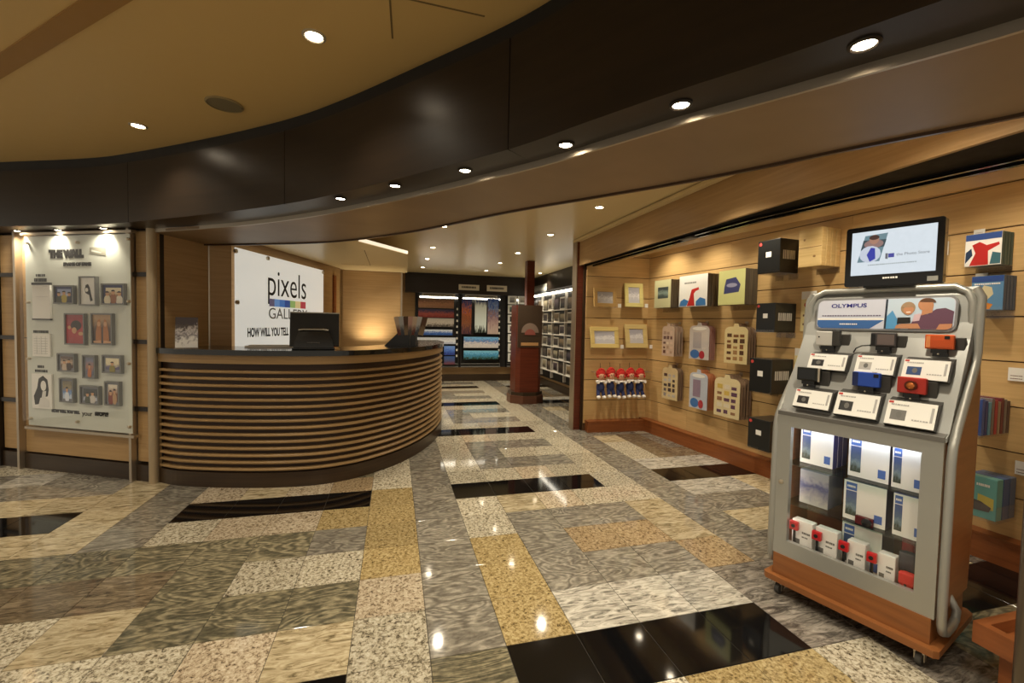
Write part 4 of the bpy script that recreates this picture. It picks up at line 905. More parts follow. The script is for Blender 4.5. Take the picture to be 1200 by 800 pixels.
obj('tray', bx(0, u1-u0+.02, -D-.01, -.004, -.01, -.002), M_GLASS, t); obj('front_lip', bx(0, u1-u0+.02, -D-.014, -D-.01, -.01, .09), M_GLASS, t); obj('side_lip', bx(u1-u0+.016, u1-u0+.02, -D-.01, -.004, -.01, .09), M_GLASS, t)

# ---- end wall: wooden photo frames and plush dolls
EW = WF(EA, EE)
def wframe(x0, x1, y0, y1, lab, D=.09, tilt=.12, yel=(220, 196, 130), land=True):
    u0, u1, z0, z1 = EW.rect(x0, x1, y0, y1, D); w_, h_ = u1-u0, z1-z0
    t = thing('framed_picture', lab, 'picture frame', EW.loc(u0, .03, z0+.004), EW.r, 'wooden photo frames on the end wall')
    R = Matrix.Rotation(-tilt, 4, 'X'); e = min(w_, h_)*.2; T = Matrix.Translation((0, -.055, 0)) @ R
    b = bmesh.new()
    for r in ((0, w_, 0, e), (0, w_, h_-e, h_), (0, e, e, h_-e), (w_-e, w_, e, h_-e)): bx(r[0], r[1], -.012, .012, r[2], r[3], b, r=.003, seg=1)
    obj('frame', merge(None, b, T), wood('frame_wood_%d_%d_%d' % yel, tuple(int(v*.94) for v in yel), yel, .5, .1), t)
    obj('picture', merge(None, bx(e, w_-e, -.004, .006, e, h_-e), T), picture('frame_print', [(.25, (196, 194, 200)), (.5, (226, 224, 226)), (.7, (176, 174, 184))], n=7, amt=.9), t)
    obj('easel_back', merge(None, bx(w_*.4, w_*.6, .012, .016, 0, h_*.8), T), WB, t)
    s = thing('frame_shelf', 'thin clear shelf under the '+lab.replace(' on the end wall', ''), 'shelf', EW.loc(u0, 0, z0), EW.r, 'clear shelves on the end wall')
    obj('plate', bx(-.02, w_+.06, -.11, -.002, -.006, .002), M_GLASS, s); obj('front_lip', bx(-.02, w_+.06, -.114, -.11, -.006, .012), M_GLASS, s); obj('tag', bx(w_+.005, w_+.05, -.118, -.114, .0, .05), M_WHITE, s)
wframe(696.5, 723, 337.5, 360, 'small landscape wooden photo frame on the end wall', yel=(196, 160, 100))
wframe(733, 754.5, 332, 360, 'upright bright yellow photo frame on the end wall', yel=(228, 214, 140))
wframe(693, 726, 383, 408, 'wide landscape yellow photo frame above the plush dolls', yel=(222, 196, 124), tilt=.2)
wframe(734, 760, 380, 408, 'upright photo frame with a grey top above the plush dolls', yel=(216, 192, 130), tilt=.2)
PR = plain('plush_red', (184, 36, 30), .9); PWH = plain('plush_white', (232, 226, 220), .9); PNV = plain('plush_navy', (44, 52, 96), .9); PSK = plain('plush_skin', (214, 160, 130), .9)
bar0 = thing('plush_rail', 'thin metal rail from which the plush dolls hang', 'rail', EW.loc(.1, 0, .80), EW.r)
obj('rail', tube([(-.03, -.16, 0), (.80, -.16, 0)], .005, 8), M_METAL, bar0)
for x in (.0, .77): obj('arm', tube([(x, 0, 0), (x, -.16, 0)], .005, 8), M_METAL, bar0)
def doll():
    t = thing('plush_doll', 'plush doll in red, white and navy hanging on the end wall', 'plush toy', (0, 0, 0), EW.r, 'plush dolls on the end wall')
    obj('body', ball(.056, (0, 0, .125), (1, .8, 1.15)), PNV, t, True)
    hd = obj('head', ball(.052, (0, -.01, .255), (1, .9, .95)), PSK, t, True)
    hb = ball(.060, (0, .006, .276), (1.08, .92, 1.0))
    for a in range(7): ball(.02, (.046*math.cos(a*.52), -.01, .28+.05*math.sin(a*.52)), (1, 1, 1), hb, 8, 6)
    ball(.018, (-.048, -.03, .25), bm=hb, u=8, v=6); ball(.018, (.048, -.03, .25), bm=hb, u=8, v=6)
    obj('hair', hb, PR, hd, True)
    obj('eyes', ball(.006, (.018, -.056, .262), bm=ball(.006, (-.018, -.056, .262), u=8, v=6), u=8, v=6), M_INK, hd, True)
    obj('collar', lathe([(.05, .185), (.062, .195), (.045, .207)], 16), PWH, t, True)
    for s in (-1, 1):
        obj('arm', tube([(s*.040, 0, .190), (s*.052, -.03, .185), (s*.048, -.062, .19)], .019, 8), PWH, t, True)
        lg = obj('leg', tube([(s*.03, 0, .09), (s*.034, -.02, .05), (s*.036, -.035, .02)], .023, 8), PNV, t, True); obj('shoe', ball(.027, (s*.037, -.05, .014), (1, 1.35, .75), u=10, v=6), PWH, lg, True)
    obj('hanging_loop', tube([(0, .02, .31), (0, .025, .36), (0, .03, .40)], .003, 6), M_INK, t)
    return t
d0 = doll()
for i, (x, f, zz) in enumerate(((.155, .17, .50), (.295, .17, .51), (.435, .17, .495), (.575, .17, .505), (.715, .17, .50))):
    o = d0 if i == 0 else dup(d0); o.location = EW.loc(x, f, zz-.03); o.scale = (1, 1, 1.12); o.rotation_euler = (0, 0, EW.r+(-.08, .06, -.04, .08, .03)[i])

# ---- near right corner: low wooden stand and steel pole
tp = thing('display_plinth', 'low cherry wood plinth with a raised rim beside the steel pole', 'plinth', (2.255, .35, 0), 0)
obj('base', bx(.06, 1.0, .04, .76, 0, .16), W_CHERRY, tp); obj('tray_bottom', bx(0.02, 1.05, 0.02, .80, .16, .20), W_CHERRY, tp)
for r in ((0, 1.07, .78, .815), (0, 1.07, 0, .03), (0, .035, .03, .78), (1.035, 1.07, .03, .78)): obj('rim', bx(*r, .165, .25), W_CHERRY, tp)
pp = onz(1199, 798)*.86
pole = obj('steel_pole', lathe([(.026, 0), (.026, 2.10)], 18, (pp.x, pp.y, 0)), plain('pole_grey', (110, 100, 88), .3, .8), None, True)
pole.location = (0, -.0, 0); tag(pole, 'grey steel pole standing beside the low cherry wood plinth', 'pole')

# ---- camera kiosk
KA = (1.983, 1.85); KD = Vector((.293, -.956)).normalized()
KF = WF(KA, (KA[0]+KD.x, KA[1]+KD.y)); KW, KDp = .628, .44
def kuz(px, py, d): return KF.uz(px, py, -d)
kio = thing('camera_kiosk', 'silver rolling kiosk with demo cameras above a lit glass cabinet', 'kiosk', (KA[0], KA[1], 0), KF.r)
W_KIO = wood('kiosk_wood', (124, 76, 40), (146, 92, 50), .4, .05, (3, 3, 40))
bs = [(-.035, -.03), (-.02, -.045), (KW+.02, -.045), (KW+.035, -.03), (KW+.035, KDp), (KW+.01, KDp+.03), (-.01, KDp+.03), (-.035, KDp)]
obj('base_board', prism(bs, .075, .105), W_KIO, kio)
obj('base_riser', bx(.0, KW, -.012, KDp, .105, .215), W_KIO, kio)
for x in (.03, KW-.03):
    for y in (.0, KDp-.03):
        c = obj('caster', merge(None, lathe([(.010, -.012), (.031, -.010), (.031, .010), (.010, .012)], 16), Matrix.Translation((x, y, .031)) @ Matrix.Rotation(math.pi/2, 4, 'Y')), M_DGREY, kio, True)
        b = bx(x-.018, x+.018, y-.014, y+.02, .052, .075); bx(x-.018, x-.014, y-.01, y+.01, .02, .06, b); bx(x+.014, x+.018, y-.01, y+.01, .02, .06, b)
        obj('fork', b, M_METAL, c)
obj('side_panel', extx([(.02, .215), (KDp, .215), (KDp+.02, .45), (KDp+.02, 1.15), (.37, 1.55), (.325, 1.55), (.06, .95), (.02, .94)], KW-.02, KW+.012), W_KIO, kio)
obj('side_panel', extx([(.02, .215), (KDp, .215), (KDp+.02, .45), (KDp+.02, 1.15), (.37, 1.55), (.325, 1.55), (.06, .95), (.02, .94)], -.012, .02), W_KIO, kio)
obj('rear_panel', bx(.02, KW-.02, .30, .315, .215, 1.0), W_KIO, kio)
obj('cabinet_floor', bx(.02, KW-.02, .02, .30, .215, .235), W_KIO, kio)
obj('cabinet_top', bx(.02, KW-.02, .02, .30, .925, .955), M_GREYP, kio)
for zz in (.49, .70): obj('glass_shelf', bx(.022, KW-.022, .03, .295, zz-.008, zz), glass('shelf_glass', (225, 240, 235), .1), kio)
# door
u0, z1 = kuz(927, 501, 0); u1, _ = kuz(1078, 531, 0); _, z0 = kuz(922, 628, 0); z0 = .295; z1 = .897; u0, u1 = .058, .568
door = bmesh.new()
for r in ((-.008, KW+.008, .215, z0), (-.008, KW+.008, z1, .972), (-.008, u0, z0, z1), (u1, KW+.008, z0, z1)): bx(r[0], r[1], -.008, .02, r[2], r[3], door)
dr = obj('door', door, M_SILVER, kio)
obj('pane', bx(u0, u1, .004, .008, z0, z1), M_GLASS, dr); obj('lock', merge(None, lathe([(.011, 0), (.011, .008), (.006, .010)], 14), Matrix.Translation((.022, -.008, .60)) @ Matrix.Rotation(math.pi/2, 4, 'X')), M_CHROME, dr, True)
obj('light_strip', bx(u0, u1, .03, .05, .905, .915), plain('cool_strip', (236, 244, 255), .5, emit=8), kio)
obj('light_strip', bx(.030, .040, .03, .05, .32, .88), plain('cool_strip_side', (255, 240, 225), .5, emit=4), kio)
# sloping upper deck
prof = [(.0, .972), (.03, .985), (.245, 1.375), (.275, 1.45), (.30, 1.575), (.325, 1.61), (.36, 1.61), (.30, 1.36), (.08, .955), (.0, .955)]
obj('deck', extx(prof, -.013, KW+.013), plain('deck_silver', (158, 159, 156), .4, .2), kio)
obj('deck_lip', extx([(-.012, .955), (-.012, .975), (.045, .99), (.045, .955)], -.008, KW+.008), M_GREYP, kio)
hood = rrect(-.012, KW+.012, 1.30, 1.62, .075, 6)
hb = extr(hood, .32, .37); obj('head_shell', hb, M_SILVER, kio)
rim = bmesh.new()
tube([(-.006, .285, 1.30), (-.006, .29, 1.54), (.012, .30, 1.585), (.055, .305, 1.612), (KW-.055, .305, 1.612), (KW-.012, .30, 1.585), (KW+.006, .29, 1.54), (KW+.006, .285, 1.30)], .016, 10, rim)
obj('head_rim', rim, M_SILVER, kio, True)
# tubular side rails
for s, x in ((0, -.02), (1, KW+.03)):
    pts = [(x-(.02 if s else -.02), .30, 1.60), (x, .297, 1.56), (x, .285, 1.48), (x, .28, 1.32), (x, .262, 1.27), (x, .05, 1.0), (x, .012, .94), (x, .0, .88), (x, -.005, .30), (x, .0, .20), (x, .02, .165), (x, .06, .15), (x, .15, .15), (x, .19, .165), (x, .20, .20), (x-(.03 if s else -.03), .205, .25)]
    obj('side_rail', tube(pts, .016, 12), M_SILVER, kio, True)
# header sign
hs = obj('header_panel', merge(None, extr(rrect(.035, KW-.035, 0, .165, .03, 5), -.012, 0), Matrix.Translation((0, .262, 1.405)) @ Matrix.Rotation(-.12, 4, 'X')), plain('header_frame', (150, 152, 156), .3, .4), kio); hs['label'] = 'OLYMPUS header panel with a photo of two people'
T = Matrix.Translation((0, .262, 1.405)) @ Matrix.Rotation(-.12, 4, 'X')
def hp(name, pts, y, mat): return obj(name, merge(None, extr(pts, y-.0006, y), T), mat, hs)
hp('sheet', rrect(.043, KW-.043, .008, .157, .025, 5), -.0125, plain('header_white', (206, 210, 226), .25))
hp('blue_band', [(.045, .052), (.335, .052), (.28, .009), (.066, .009), (.052, .015), (.045, .03)], -.0132, plain('header_blue', (62, 104, 166), .25)); hp('white_line', [(.045, .052), (.335, .052), (.335, .062), (.045, .062)], -.0132, M_WHITE)
t_ = text('lettering', 'OLYMPUS', .03, plain('olympus_blue', (36, 40, 130), .4), hs, 0, 0, 0, width=.155, height=.021, bold=.0006); t_.matrix_basis = T @ Matrix.Translation((.105, -.0132, .118))
b = bars(hs, plain('ink_violet', (110, 104, 130), .5), .065, .325, .072, .078, -.0132, 22); b.matrix_basis = T
b = bars(hs, M_WHITE, .15, .23, .028, .034, -.0140, 9); b.matrix_basis = T
xo = .345
hp('photo', [(xo, .0095), (KW-.068, .0095), (KW-.05, .018), (KW-.045, .035), (KW-.045, .13), (KW-.05, .147), (KW-.068, .1555), (xo, .1555)], -.0132, plain('photo_sky', (196, 214, 232), .25))
hp('photo_post', [(xo-.008, .0095), (xo, .0095), (xo, .1555), (xo-.008, .1555)], -.0138, plain('photo_dark', (46, 56, 70), .3)); hp('photo_sea', [(xo, .0095), (xo+.055, .0095), (xo+.04, .06), (xo+.02, .10), (xo, .07)], -.0136, plain('photo_blue', (90, 156, 206), .3))
SK2 = plain('photo_skin', (196, 140, 104), .4); HR = plain('photo_hair', (168, 140, 110), .4); HB = plain('photo_brown', (96, 66, 48), .4)
def he(cx, cz, rx, rz, y, mat, name, a0=0, a1=360):
    n = 16; return hp(name, [(cx+rx*math.cos(math.radians(a0+(a1-a0)*i/n)), cz+rz*math.sin(math.radians(a0+(a1-a0)*i/n))) for i in range(n+(a1-a0 < 360))], y, mat)
hp('photo_shirt', [(xo+.085, .0095), (KW-.068, .0095), (KW-.048, .02), (KW-.046, .092), (KW-.075, .108), (xo+.178, .104), (xo+.150, .080), (xo+.118, .078), (xo+.10, .055)], -.0142, plain('photo_plum', (104, 72, 92), .4))
hp('photo_neck', [(xo+.128, .074), (xo+.165, .088), (xo+.168, .125), (xo+.13, .115)], -.0146, SK2)
he(xo+.140, .126, .027, .030, -.015, SK2, 'photo_face'); he(xo+.146, .134, .029, .0215, -.0154, HB, 'photo_hair', 0, 170)
he(xo+.078, .110, .027, .030, -.0146, HR, 'photo_hat'); he(xo+.080, .100, .019, .023, -.015, SK2, 'photo_face'); hp('photo_brim', [(xo+.053, .112), (xo+.104, .116), (xo+.103, .121), (xo+.054, .118)], -.0154, HR)
hp('photo_teeth', [(xo+.072, .088), (xo+.090, .089), (xo+.088, .093), (xo+.074, .092)], -.0156, M_WHITE)
hp('photo_pink', [(xo+.098, .045), (xo+.122, .05), (xo+.128, .085), (xo+.102, .078)], -.0144, plain('photo_pinkish', (214, 186, 196), .4))
hp('photo_arm', [(xo+.035, .012), (xo+.13, .012), (xo+.118, .036), (xo+.06, .034), (xo+.04, .028)], -.0154, SK2); hp('photo_camera', [(xo+.042, .034), (xo+.092, .038), (xo+.09, .066), (xo+.042, .064)], -.0158, M_INK)
hp('photo_forearm', [(KW-.10, .0095), (KW-.066, .0095), (KW-.05, .018), (KW-.047, .036), (KW-.09, .034)], -.0154, SK2)
# demo cameras on pads, with information cards
CAMS = [('white compact demo camera with grip, upper row of the kiosk', (957, 985, 388, 405), .20, (214, 212, 206), 'upper'), ('dark grey demo camera with screen, upper row of the kiosk', (1021, 1051, 390, 406), .20, (66, 62, 62), 'upper'), ('orange rugged demo camera, upper row of the kiosk', (1084.5, 1119, 392, 409), .20, (222, 96, 40), 'upper'),
        ('black demo camera with bright edge, lower row of the kiosk', (935, 962, 430.5, 446), .085, (30, 32, 28), 'lower'), ('blue demo camera, lower row of the kiosk', (1000, 1032, 436, 453), .085, (44, 84, 190), 'lower'), ('red demo camera with round gold lens, lower row of the kiosk', (1052, 1086.5, 442, 461), .085, (190, 52, 40), 'lower')]
for i, (lab, r, d, colr, row) in enumerate(CAMS):
    u0, u1, z0, z1 = KF.rect(*r, -d); w_, h_ = u1-u0, z1-z0
    t = thing('demo_camera', lab, 'camera', KF.loc((u0+u1)/2, -d, z0), KF.r, 'demo cameras on the kiosk')
    cm = plain('camera_%d' % i, colr, .3, .2)
    bd = obj('body', bx(-w_/2, w_/2, -.012, .014, 0, h_, r=.005), cm, t)
    if i == 2: obj('flash_window', bx(w_*.18, w_*.36, -.0135, -.012, h_*.70, h_*.92), M_INK, t); obj('front_panel', bx(-w_*.30, w_*.44, -.0132, -.012, h_*.12, h_*.62), plain('camera_orange2', (206, 84, 30), .35), t); obj('grip', bx(-w_*.44, -w_*.30, -.0140, -.012, h_*.1, h_*.9), plain('camera_orange3', (240, 150, 90), .3), t)
    elif i == 5: obj('lens_ring', merge(None, lathe([(.022, 0), (.022, .008), (.016, .010)], 18), Matrix.Translation((0, -.012, h_*.5)) @ Matrix.Rotation(math.pi/2, 4, 'X')), plain('ring_brown', (96, 40, 20), .3, .5), t, True); obj('lens', merge(None, lathe([(.014, .010), (.010, .013), (.001, .014)], 16), Matrix.Translation((0, -.012, h_*.5)) @ Matrix.Rotation(math.pi/2, 4, 'X')), plain('lens_gold', (206, 120, 60), .2, .6), t, True)
    elif i == 4: obj('shutter_button', bx(w_*.2, w_*.36, -.004, .006, h_, h_+.004), M_CHROME, t); obj('grip', bx(-w_*.5, -w_*.28, -.0132, .015, .002, h_-.002), plain('grip_navy', (24, 40, 96), .4), t); obj('window', bx(w_*.28, w_*.46, -.0132, -.012, h_*.68, h_*.92), M_INK, t)
    elif i == 3: obj('screen', bx(-w_*.40, w_*.30, -.0132, -.012, h_*.15, h_*.85), M_GLOSSBLK, t); obj('edge', bx(w_*.42, w_*.5, -.0135, -.010, .0, h_), M_CHROME, t)
    elif i == 1: obj('screen', bx(-w_*.22, w_*.44, -.0132, -.012, h_*.14, h_*.88), plain('screen_mauve', (110, 96, 92), .15), t); obj('grip', bx(-w_*.46, -w_*.30, -.014, -.012, h_*.1, h_*.9), M_BLKP, t)
    else: obj('grip', bx(w_*.20, w_*.5, -.016, .016, .0, h_+.004, r=.004), M_DGREY, t); obj('top_dial', lathe([(.009, h_), (.009, h_+.007)], 12, (w_*.22, 0, 0)), M_BLKP, t); obj('lens', merge(None, lathe([(.004, 0), (.004, .002)], 10), Matrix.Translation((-w_*.35, -.012, h_*.6)) @ Matrix.Rotation(math.pi/2, 4, 'X')), M_INK, t)
    obj('mount', bx(-w_*.28, w_*.28, -.010, .012, -.018, 0), M_BLKP, t); obj('mount_plate', bx(-w_*.20, w_*.34, -.014, -.006, -.032, -.018), M_BLKP, t); obj('screw', ball(.004, (0, -.015, -.022), u=8, v=6), M_CHROME, t, True)
    # dark security pad behind
    pd_ = t
    slope = .55; yb = .018
    obj('pad', bx(-w_*.20, w_*.80, yb, yb+.022, -.038, h_*.82, r=.004), M_DGREY, pd_); obj('pad_arm', bx(-w_*.1, w_*.3, yb+.022, yb+.05, -.035, -.005), M_DGREY, pd_)
CARDS = [(946, 990, 415, 433, .105), (1001, 1047, 417, 438, .105), (1056, 1111, 422, 445, .105), (929, 971, 458, 478, .0), (977, 1027, 462, 488, .0), (1036, 1095, 472, 500, .0)]
CC = [(46, 46, 48), (180, 176, 170), (44, 72, 120), (40, 38, 38), (44, 44, 44), (110, 108, 104)]
CN = ['black', 'pale grey', 'blue', 'black', 'black', 'grey']
for i, (x0, x1, y0, y1, d) in enumerate(CARDS):
    u0, u1, z0, z1 = KF.rect(x0, x1, y0, y1, -d); w_, h_ = u1-u0, z1-z0
    row = 'upper' if i < 3 else 'lower'; sd = ['white', 'dark grey', 'orange', 'black', 'blue', 'red'][i]
    t = thing('info_card_holder', 'white card with a %s camera picture below the %s demo camera' % (CN[i], sd), 'sign', KF.loc(u0, -d, z0), KF.r, 'information cards on the kiosk')
    tl = .45; Tm = Matrix.Rotation(-tl, 4, 'X')
    ht = h_/math.cos(tl)*.98
    obj('wedge', extx([(.003, -.004), (.006+ht*math.sin(tl), h_-.004), (.10, h_+.010), (.10, h_*.6), (.05, -.004), (.02, -.012)], -.002, w_+.004), M_DGREY, t)
    obj('card', merge(None, bx(0, w_, -.003, 0, 0, ht), Tm), M_WHITE, t)
    obj('product_picture', merge(None, bx(w_*.10, w_*.42, -.0038, -.003, ht*.20, ht*.62), Tm), plain('pic_%d' % i, CC[i], .4), t)
    l_ = disc(w_*.28, ht*.42, w_*.06, ht*.13, -.0042, M_GREYP, t, 'product_lens'); l_.data.transform(Tm)
    b = bars(t, plain('ink_pale', (170, 168, 166), .5), w_*.08, w_*.45, ht*.80, ht*.86, -.0032, 9); b.data.transform(Tm)
    b = bars(t, MATS['ink_pale'], w_*.55, w_*.88, ht*.25, ht*.30, -.0032, 6); b.data.transform(Tm)
    c_ = obj('corner_mark', merge(None, bx(w_*.02, w_*.12, -.0036, -.003, ht*.88, ht*.97), Tm), plain('mark_red', (190, 60, 56), .4), t)
    obj('barcode', merge(None, bx(w_*.90, w_*.95, -.0036, -.003, ht*.25, ht*.85), Tm), MATS['ink_pale'], t)
cb = thing('security_cable', 'black security cable looping to the dark grey demo camera', 'cable', (KA[0], KA[1], 0), KF.r)
pts = [kuz(px, py, .19) for px, py in ((1000, 413), (1003, 408), (1010, 405), (1020, 404.5))]
obj('cable', tube([(u, .19, z) for u, z in pts], .003, 6), M_BLKP, cb); obj('plug', ball(.005, (pts[-1][0], .19, pts[-1][1]), u=8, v=6), M_BLKP, cb)

# ---- boxes in the cabinet
IND = plain('pack_indigo', (48, 54, 130), .35); PKB = plain('pack_blue', (70, 104, 176), .35); PSC = picture('pack_scene', [(.15, (60, 70, 60)), (.35, (120, 140, 150)), (.6, (80, 100, 130)), (.85, (70, 90, 140))], n=5, amt=.6)
def cpack(u0, u1, z, h_, d0, d1, lab, side=IND, front=M_WHITE, flag=True, group='camera boxes in the kiosk cabinet'):
    w_ = u1-u0; t = thing('camera_box', lab, 'box', KF.loc(u0, -d1, z+.0005), KF.r, group); dp = d1-d0
    obj('carton', bx(0, w_, -dp+.001, 0, 0, h_, r=.002, seg=1), side, t); obj('front_face', bx(.001, w_-.001, -dp, -dp+.001, .001, h_-.001), front, t)
    if flag:
        obj('blue_flag', bx(w_*.06, w_*.32, -dp-.0006, -dp, h_*.76, h_*.95), PKB, t); obj('scene_print', bx(w_*.06, w_*.32, -dp-.0006, -dp, h_*.12, h_*.74), PSC, t); obj('blue_mark', bx(w_*.74, w_*.92, -dp-.0006, -dp, h_*.10, h_*.30), PKB, t); bars(t, M_WHITE, w_*.09, w_*.29, h_*.83, h_*.88, -dp-.0008, 6)
    return t
def prow(x0, x1, y0, y1, d, zs): 
    u0, u1, z0, z1 = KF.rect(x0, x1, y0, y1, -d); return u0, u1, zs, z1-zs
r = prow(938, 977, 501, 541, .10, .70)
for i in range(3): cpack(r[0], r[1], .70, min(r[3], .20), .10+.055*i, .15+.055*i, 'camera box at the wood side of the top shelf, %s' % ('front of its row', 'second of its row', 'last of its row')[i], IND)
r = prow(994, 1043, 513, 560, .08, .70)
for i in range(2): cpack(r[0], r[1], .70, min(r[3], .20), .08+.08*i, .155+.08*i, 'camera box in the middle of the top shelf, %s' % ('front of its row' if i == 0 else 'behind the front one'), plain('pack_dark', (40, 44, 70), .4))
r = prow(1045, 1082, 525, 572, .07, .70); cpack(r[0], min(r[1], .602), .70, min(r[3], .195), .07, .25, 'tall camera box with a dark scene at the rail end of the top shelf', M_WHITE)
r = prow(937, 971, 553, 592, .09, .49); cpack(r[0], r[1], .49, min(r[3], .19), .09, .25, 'grey printer box with a violet device picture on the middle shelf', plain('pack_grey', (120, 122, 136), .4), picture('pack_printer', [(.1, (170, 166, 160)), (.35, (130, 130, 140)), (.55, (70, 76, 120)), (.8, (150, 150, 160))], n=4, amt=.6), False)
r = prow(988, 1039, 566, 612, .07, .49)
cpack(r[0], r[1], .49, min(r[3], .19), .07, .24, 'large white camera box in the middle of the middle shelf', MATS['pack_dark'])
r = prow(1046, 1082, 581, 625, .06, .49); cpack(r[0], min(r[1], .602), .49, min(r[3], .19), .06, .24, 'white camera box at the rail end of the middle shelf', IND)
r = prow(986, 1034, 616, 650, .12, .235); cpack(r[0], r[1], .235, min(r[3], .22), .12, .27, 'white camera box with a blue flag on the cabinet floor', MATS['pack_dark'])
# small camera props
sm = [((928, 952, 608, 640), (926, 936, 610, 623), .05), ((955, 981, 620, 651), (952, 963, 622, 635), .05), ((992, 1014, 635, 666), (983, 995, 634, 648), .05), ((1028, 1049, 650, 682), (1016, 1028, 647, 662), .05)]
ORD = ['nearest the lock side', 'second from the lock side', 'third from the lock side', 'beside the red pouches']
for i, (bxr, rr, d) in enumerate(sm):
    u0, u1, z0, z1 = KF.rect(*bxr, -d); w_ = u1-u0; h_ = min(z1-.236, .17)
    t = cpack(u0, u1, .235, h_, d, d+.05, 'small white accessory box on the cabinet floor, '+ORD[i], M_WHITE, M_WHITE, False, 'small accessory boxes in the kiosk')
    obj('device_picture', bx(w_*.1, w_*.4, -.0508, -.050, h_*.22, h_*.42), M_GREYP, t); bars(t, M_GREYP, w_*.5, w_*.9, h_*.62, h_*.68, -.0505, 5); bars(t, M_GREYP, w_*.5, w_*.8, h_*.5, h_*.54, -.0505, 4)
    a0, a1, b0, b1 = KF.rect(*rr, -(d-.015)); zc = .235
    c = thing('mini_camera', 'small red camera on a black clip, '+ORD[i], 'camera', KF.loc(a0, -(d-.002), zc), KF.r, 'small red cameras in the kiosk')
    ww = a1-a0; hz = max(.05, min(b1-zc, .17))
    obj('stem', bx(ww*.35, ww*.6, -.012, -.004, .008, hz-.035), M_BLKP, c); obj('foot', bx(-.004, ww+.008, -.026, .0, 0, .008), M_BLKP, c)
    obj('body', bx(0, ww, -.026, -.004, hz-.045, hz, r=.004), plain('mini_red', (196, 30, 36), .3), c); obj('lens', merge(None, lathe([(.009, 0), (.009, .005), (.004, .006)], 12), Matrix.Translation((ww*.5, -.026, hz-.022)) @ Matrix.Rotation(math.pi/2, 4, 'X')), M_INK, c, True)
# pair of dark glasses and red pouches
u0, u1, z0, z1 = KF.rect(1002, 1036, 598, 612, -.045)
t = thing('small_camera', 'dark red compact camera lying in front of the large box, middle shelf', 'camera', KF.loc(u0, -.06, .4905), KF.r)
obj('body', bx(0, .07, -.02, 0, 0, .04, r=.004), plain('dark_red', (96, 20, 26), .2, .3), t); obj('lens_barrel', merge(None, lathe([(.02, 0), (.02, .01), (.012, .012)], 14), Matrix.Translation((.048, -.02, .02)) @ Matrix.Rotation(math.pi/2, 4, 'X')), M_GLOSSBLK, t, True)
POU = [((1053, 1071, 657, 693), .03, (196, 44, 40), 'bright red camera pouch on the cabinet floor', .235, .11), ((1054, 1072, 638, 660), .085, (62, 62, 72), 'dark grey striped camera pouch behind the red pouch', .235, .18), ((1058, 1072, 611, 640), .15, (176, 34, 40), 'tall red camera pouch at the back of the cabinet floor', .235, .245)]
for r, d, colr, lab, zb, hh in POU:
    u0, u1, z0, z1 = KF.rect(*r, -d); u1 = min(u1, .60)
    t = thing('camera_pouch', lab, 'pouch', KF.loc(u0, -(d+.045), zb), KF.r, 'camera pouches in the kiosk')
    m_ = plain('pouch_%d_%d_%d' % colr, colr, .7)
    obj('pouch', bx(0, u1-u0, -.045, 0, 0, hh, r=.012, seg=3), m_, t); obj('flap', bx(-.002, u1-u0+.002, -.048, -.02, hh*.55, hh+.002, r=.006), m_, t); obj('strap', bx((u1-u0)*.4, (u1-u0)*.55, -.050, -.046, .01, hh*.6), M_INK, t)

# ---- screen on top of the kiosk
d = .27; a0 = kuz(989, 300, d)[0]; a1 = kuz(1104, 290, d)[0]
tv = thing('flat_screen', 'small black flat screen showing a photo shop slide on the kiosk', 'monitor', KF.loc((a0+a1)/2, -d-.05, 1.6215), KF.r+.03)
w_ = (a1-a0)/2
obj('base', merge(None, bx(-.10, .10, -.055, .055, 0, .009, r=.003)), M_GLOSSBLK, tv); obj('neck', bx(-.035, .035, .025, .045, .012, .09), M_GLOSSBLK, tv)
hsz = .305; zb = .010
shell = obj('bezel', extr(rrect(-w_, w_, zb, zb+hsz, .012, 4), -.025, .025), M_GLOSSBLK, tv); obj('rear_shell', bx(-w_*.75, w_*.75, .025, .055, zb+.05, zb+hsz-.04, r=.01), M_BLKP, tv)
m_ = 0.026
def em(nm, c):
    if nm in MATS: return MATS[nm]
    m, nt, b = newmat(nm); b.inputs['Base Color'].default_value = (.01, .01, .01, 1); b.inputs['Roughness'].default_value = .3
    tc = nt.nodes.new('ShaderNodeTexCoord'); f = noise(nt, tc.outputs['Object'], 40, 2); mr = nt.nodes.new('ShaderNodeMapRange'); mr.inputs[3].default_value = .52; mr.inputs[4].default_value = .58
    nt.links.new(f, mr.inputs[0]); nt.links.new(mr.outputs[0], b.inputs['Emission Strength']); b.inputs['Emission Color'].default_value = srgb(*c); MATS[nm] = m; return m
scr = obj('screen', bx(-w_+m_, w_-m_, -.0265, -.025, zb+.058, zb+hsz-m_), em('screen_glow', (226, 236, 244)), tv)
sw, sh0, sh1 = w_-m_, zb+.058, zb+hsz-m_; shh = sh1-sh0
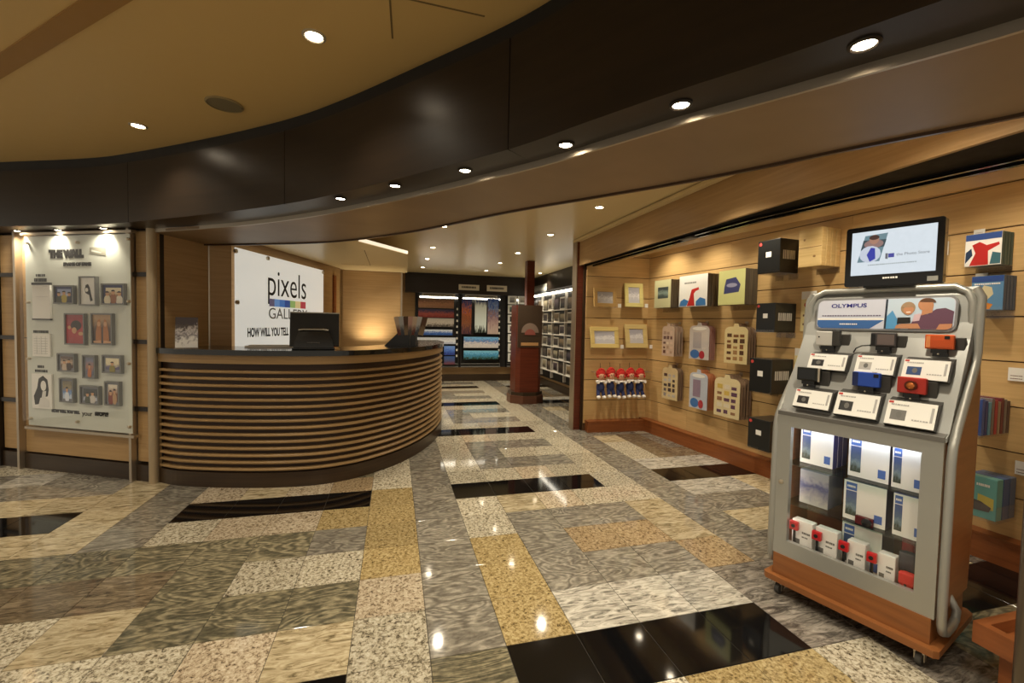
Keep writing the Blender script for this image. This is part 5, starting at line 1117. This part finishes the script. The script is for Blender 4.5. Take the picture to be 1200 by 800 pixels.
sl = lambda x, z: (-sw+2*sw*x, sh0+shh*z)
poly([sl(.08, .30), (sl(.36, .30)), sl(.45, .92), sl(.17, .90)], -.0268, em('slide_sea', (110, 140, 150)), scr, 'slide_photo')
poly([sl(.12, .58), sl(.41, .62), sl(.435, .78), sl(.15, .80)], -.0272, em('slide_dark', (58, 76, 84)), scr, 'slide_photo')
def sd(x, z, rx, rz, y, mat): disc(-sw+2*sw*x, sh0+shh*z, rx, rz, y, mat, scr, 'slide_photo')
sd(.285, .80, .020, .024, -.0276, em('slide_skin', (176, 130, 110))); sd(.285, .845, .021, .012, -.028, em('slide_hair', (70, 44, 40))); sd(.28, .70, .040, .022, -.0274, em('slide_skin2', (150, 120, 116)))
sd(.24, .47, .044, .042, -.028, em('slide_ball', (206, 214, 230))); poly([sl(.24, .30), sl(.31, .36), sl(.30, .60), sl(.25, .62), sl(.20, .46)], -.0284, em('slide_blue', (50, 60, 170)), scr, 'slide_photo')
poly([sl(.43, .34), sl(.46, .33), sl(.46, .46), sl(.43, .46)], -.027, em('slide_grey', (110, 110, 120)), scr, 'slide_logo'); poly([sl(.465, .36), sl(.535, .36), sl(.535, .45), sl(.465, .45)], -.027, em('slide_indigo', (70, 74, 160)), scr, 'slide_logo')
text('lettering', 'the Photo Store', .02, em('slide_ink', (130, 136, 140)), scr, -sw+2*sw*.56, -.027, sh0+shh*.385, width=2*sw*.37)
bars(scr, em('slide_ink2', (170, 180, 180)), -sw+2*sw*.22, -sw+2*sw*.80, sh0+shh*.21, sh0+shh*.235, -.0268, 24)
bars(tv, M_WHITE, -.03, .03, zb+.034, zb+.043, -.0255, 6, 'maker_lettering'); obj('silver_badge', bx(w_*.72, w_*.92, -.027, -.025, zb+.012, zb+.034), M_SILVER, tv)
tt = thing('kiosk_top_tray', 'thin pale tray of slips on the kiosk top below the screen', 'tray', KF.loc(.06, -.385, 1.6205), KF.r)
obj('tray', bx(0, .50, -.02, .02, 0, .006), M_WHITE, tt)
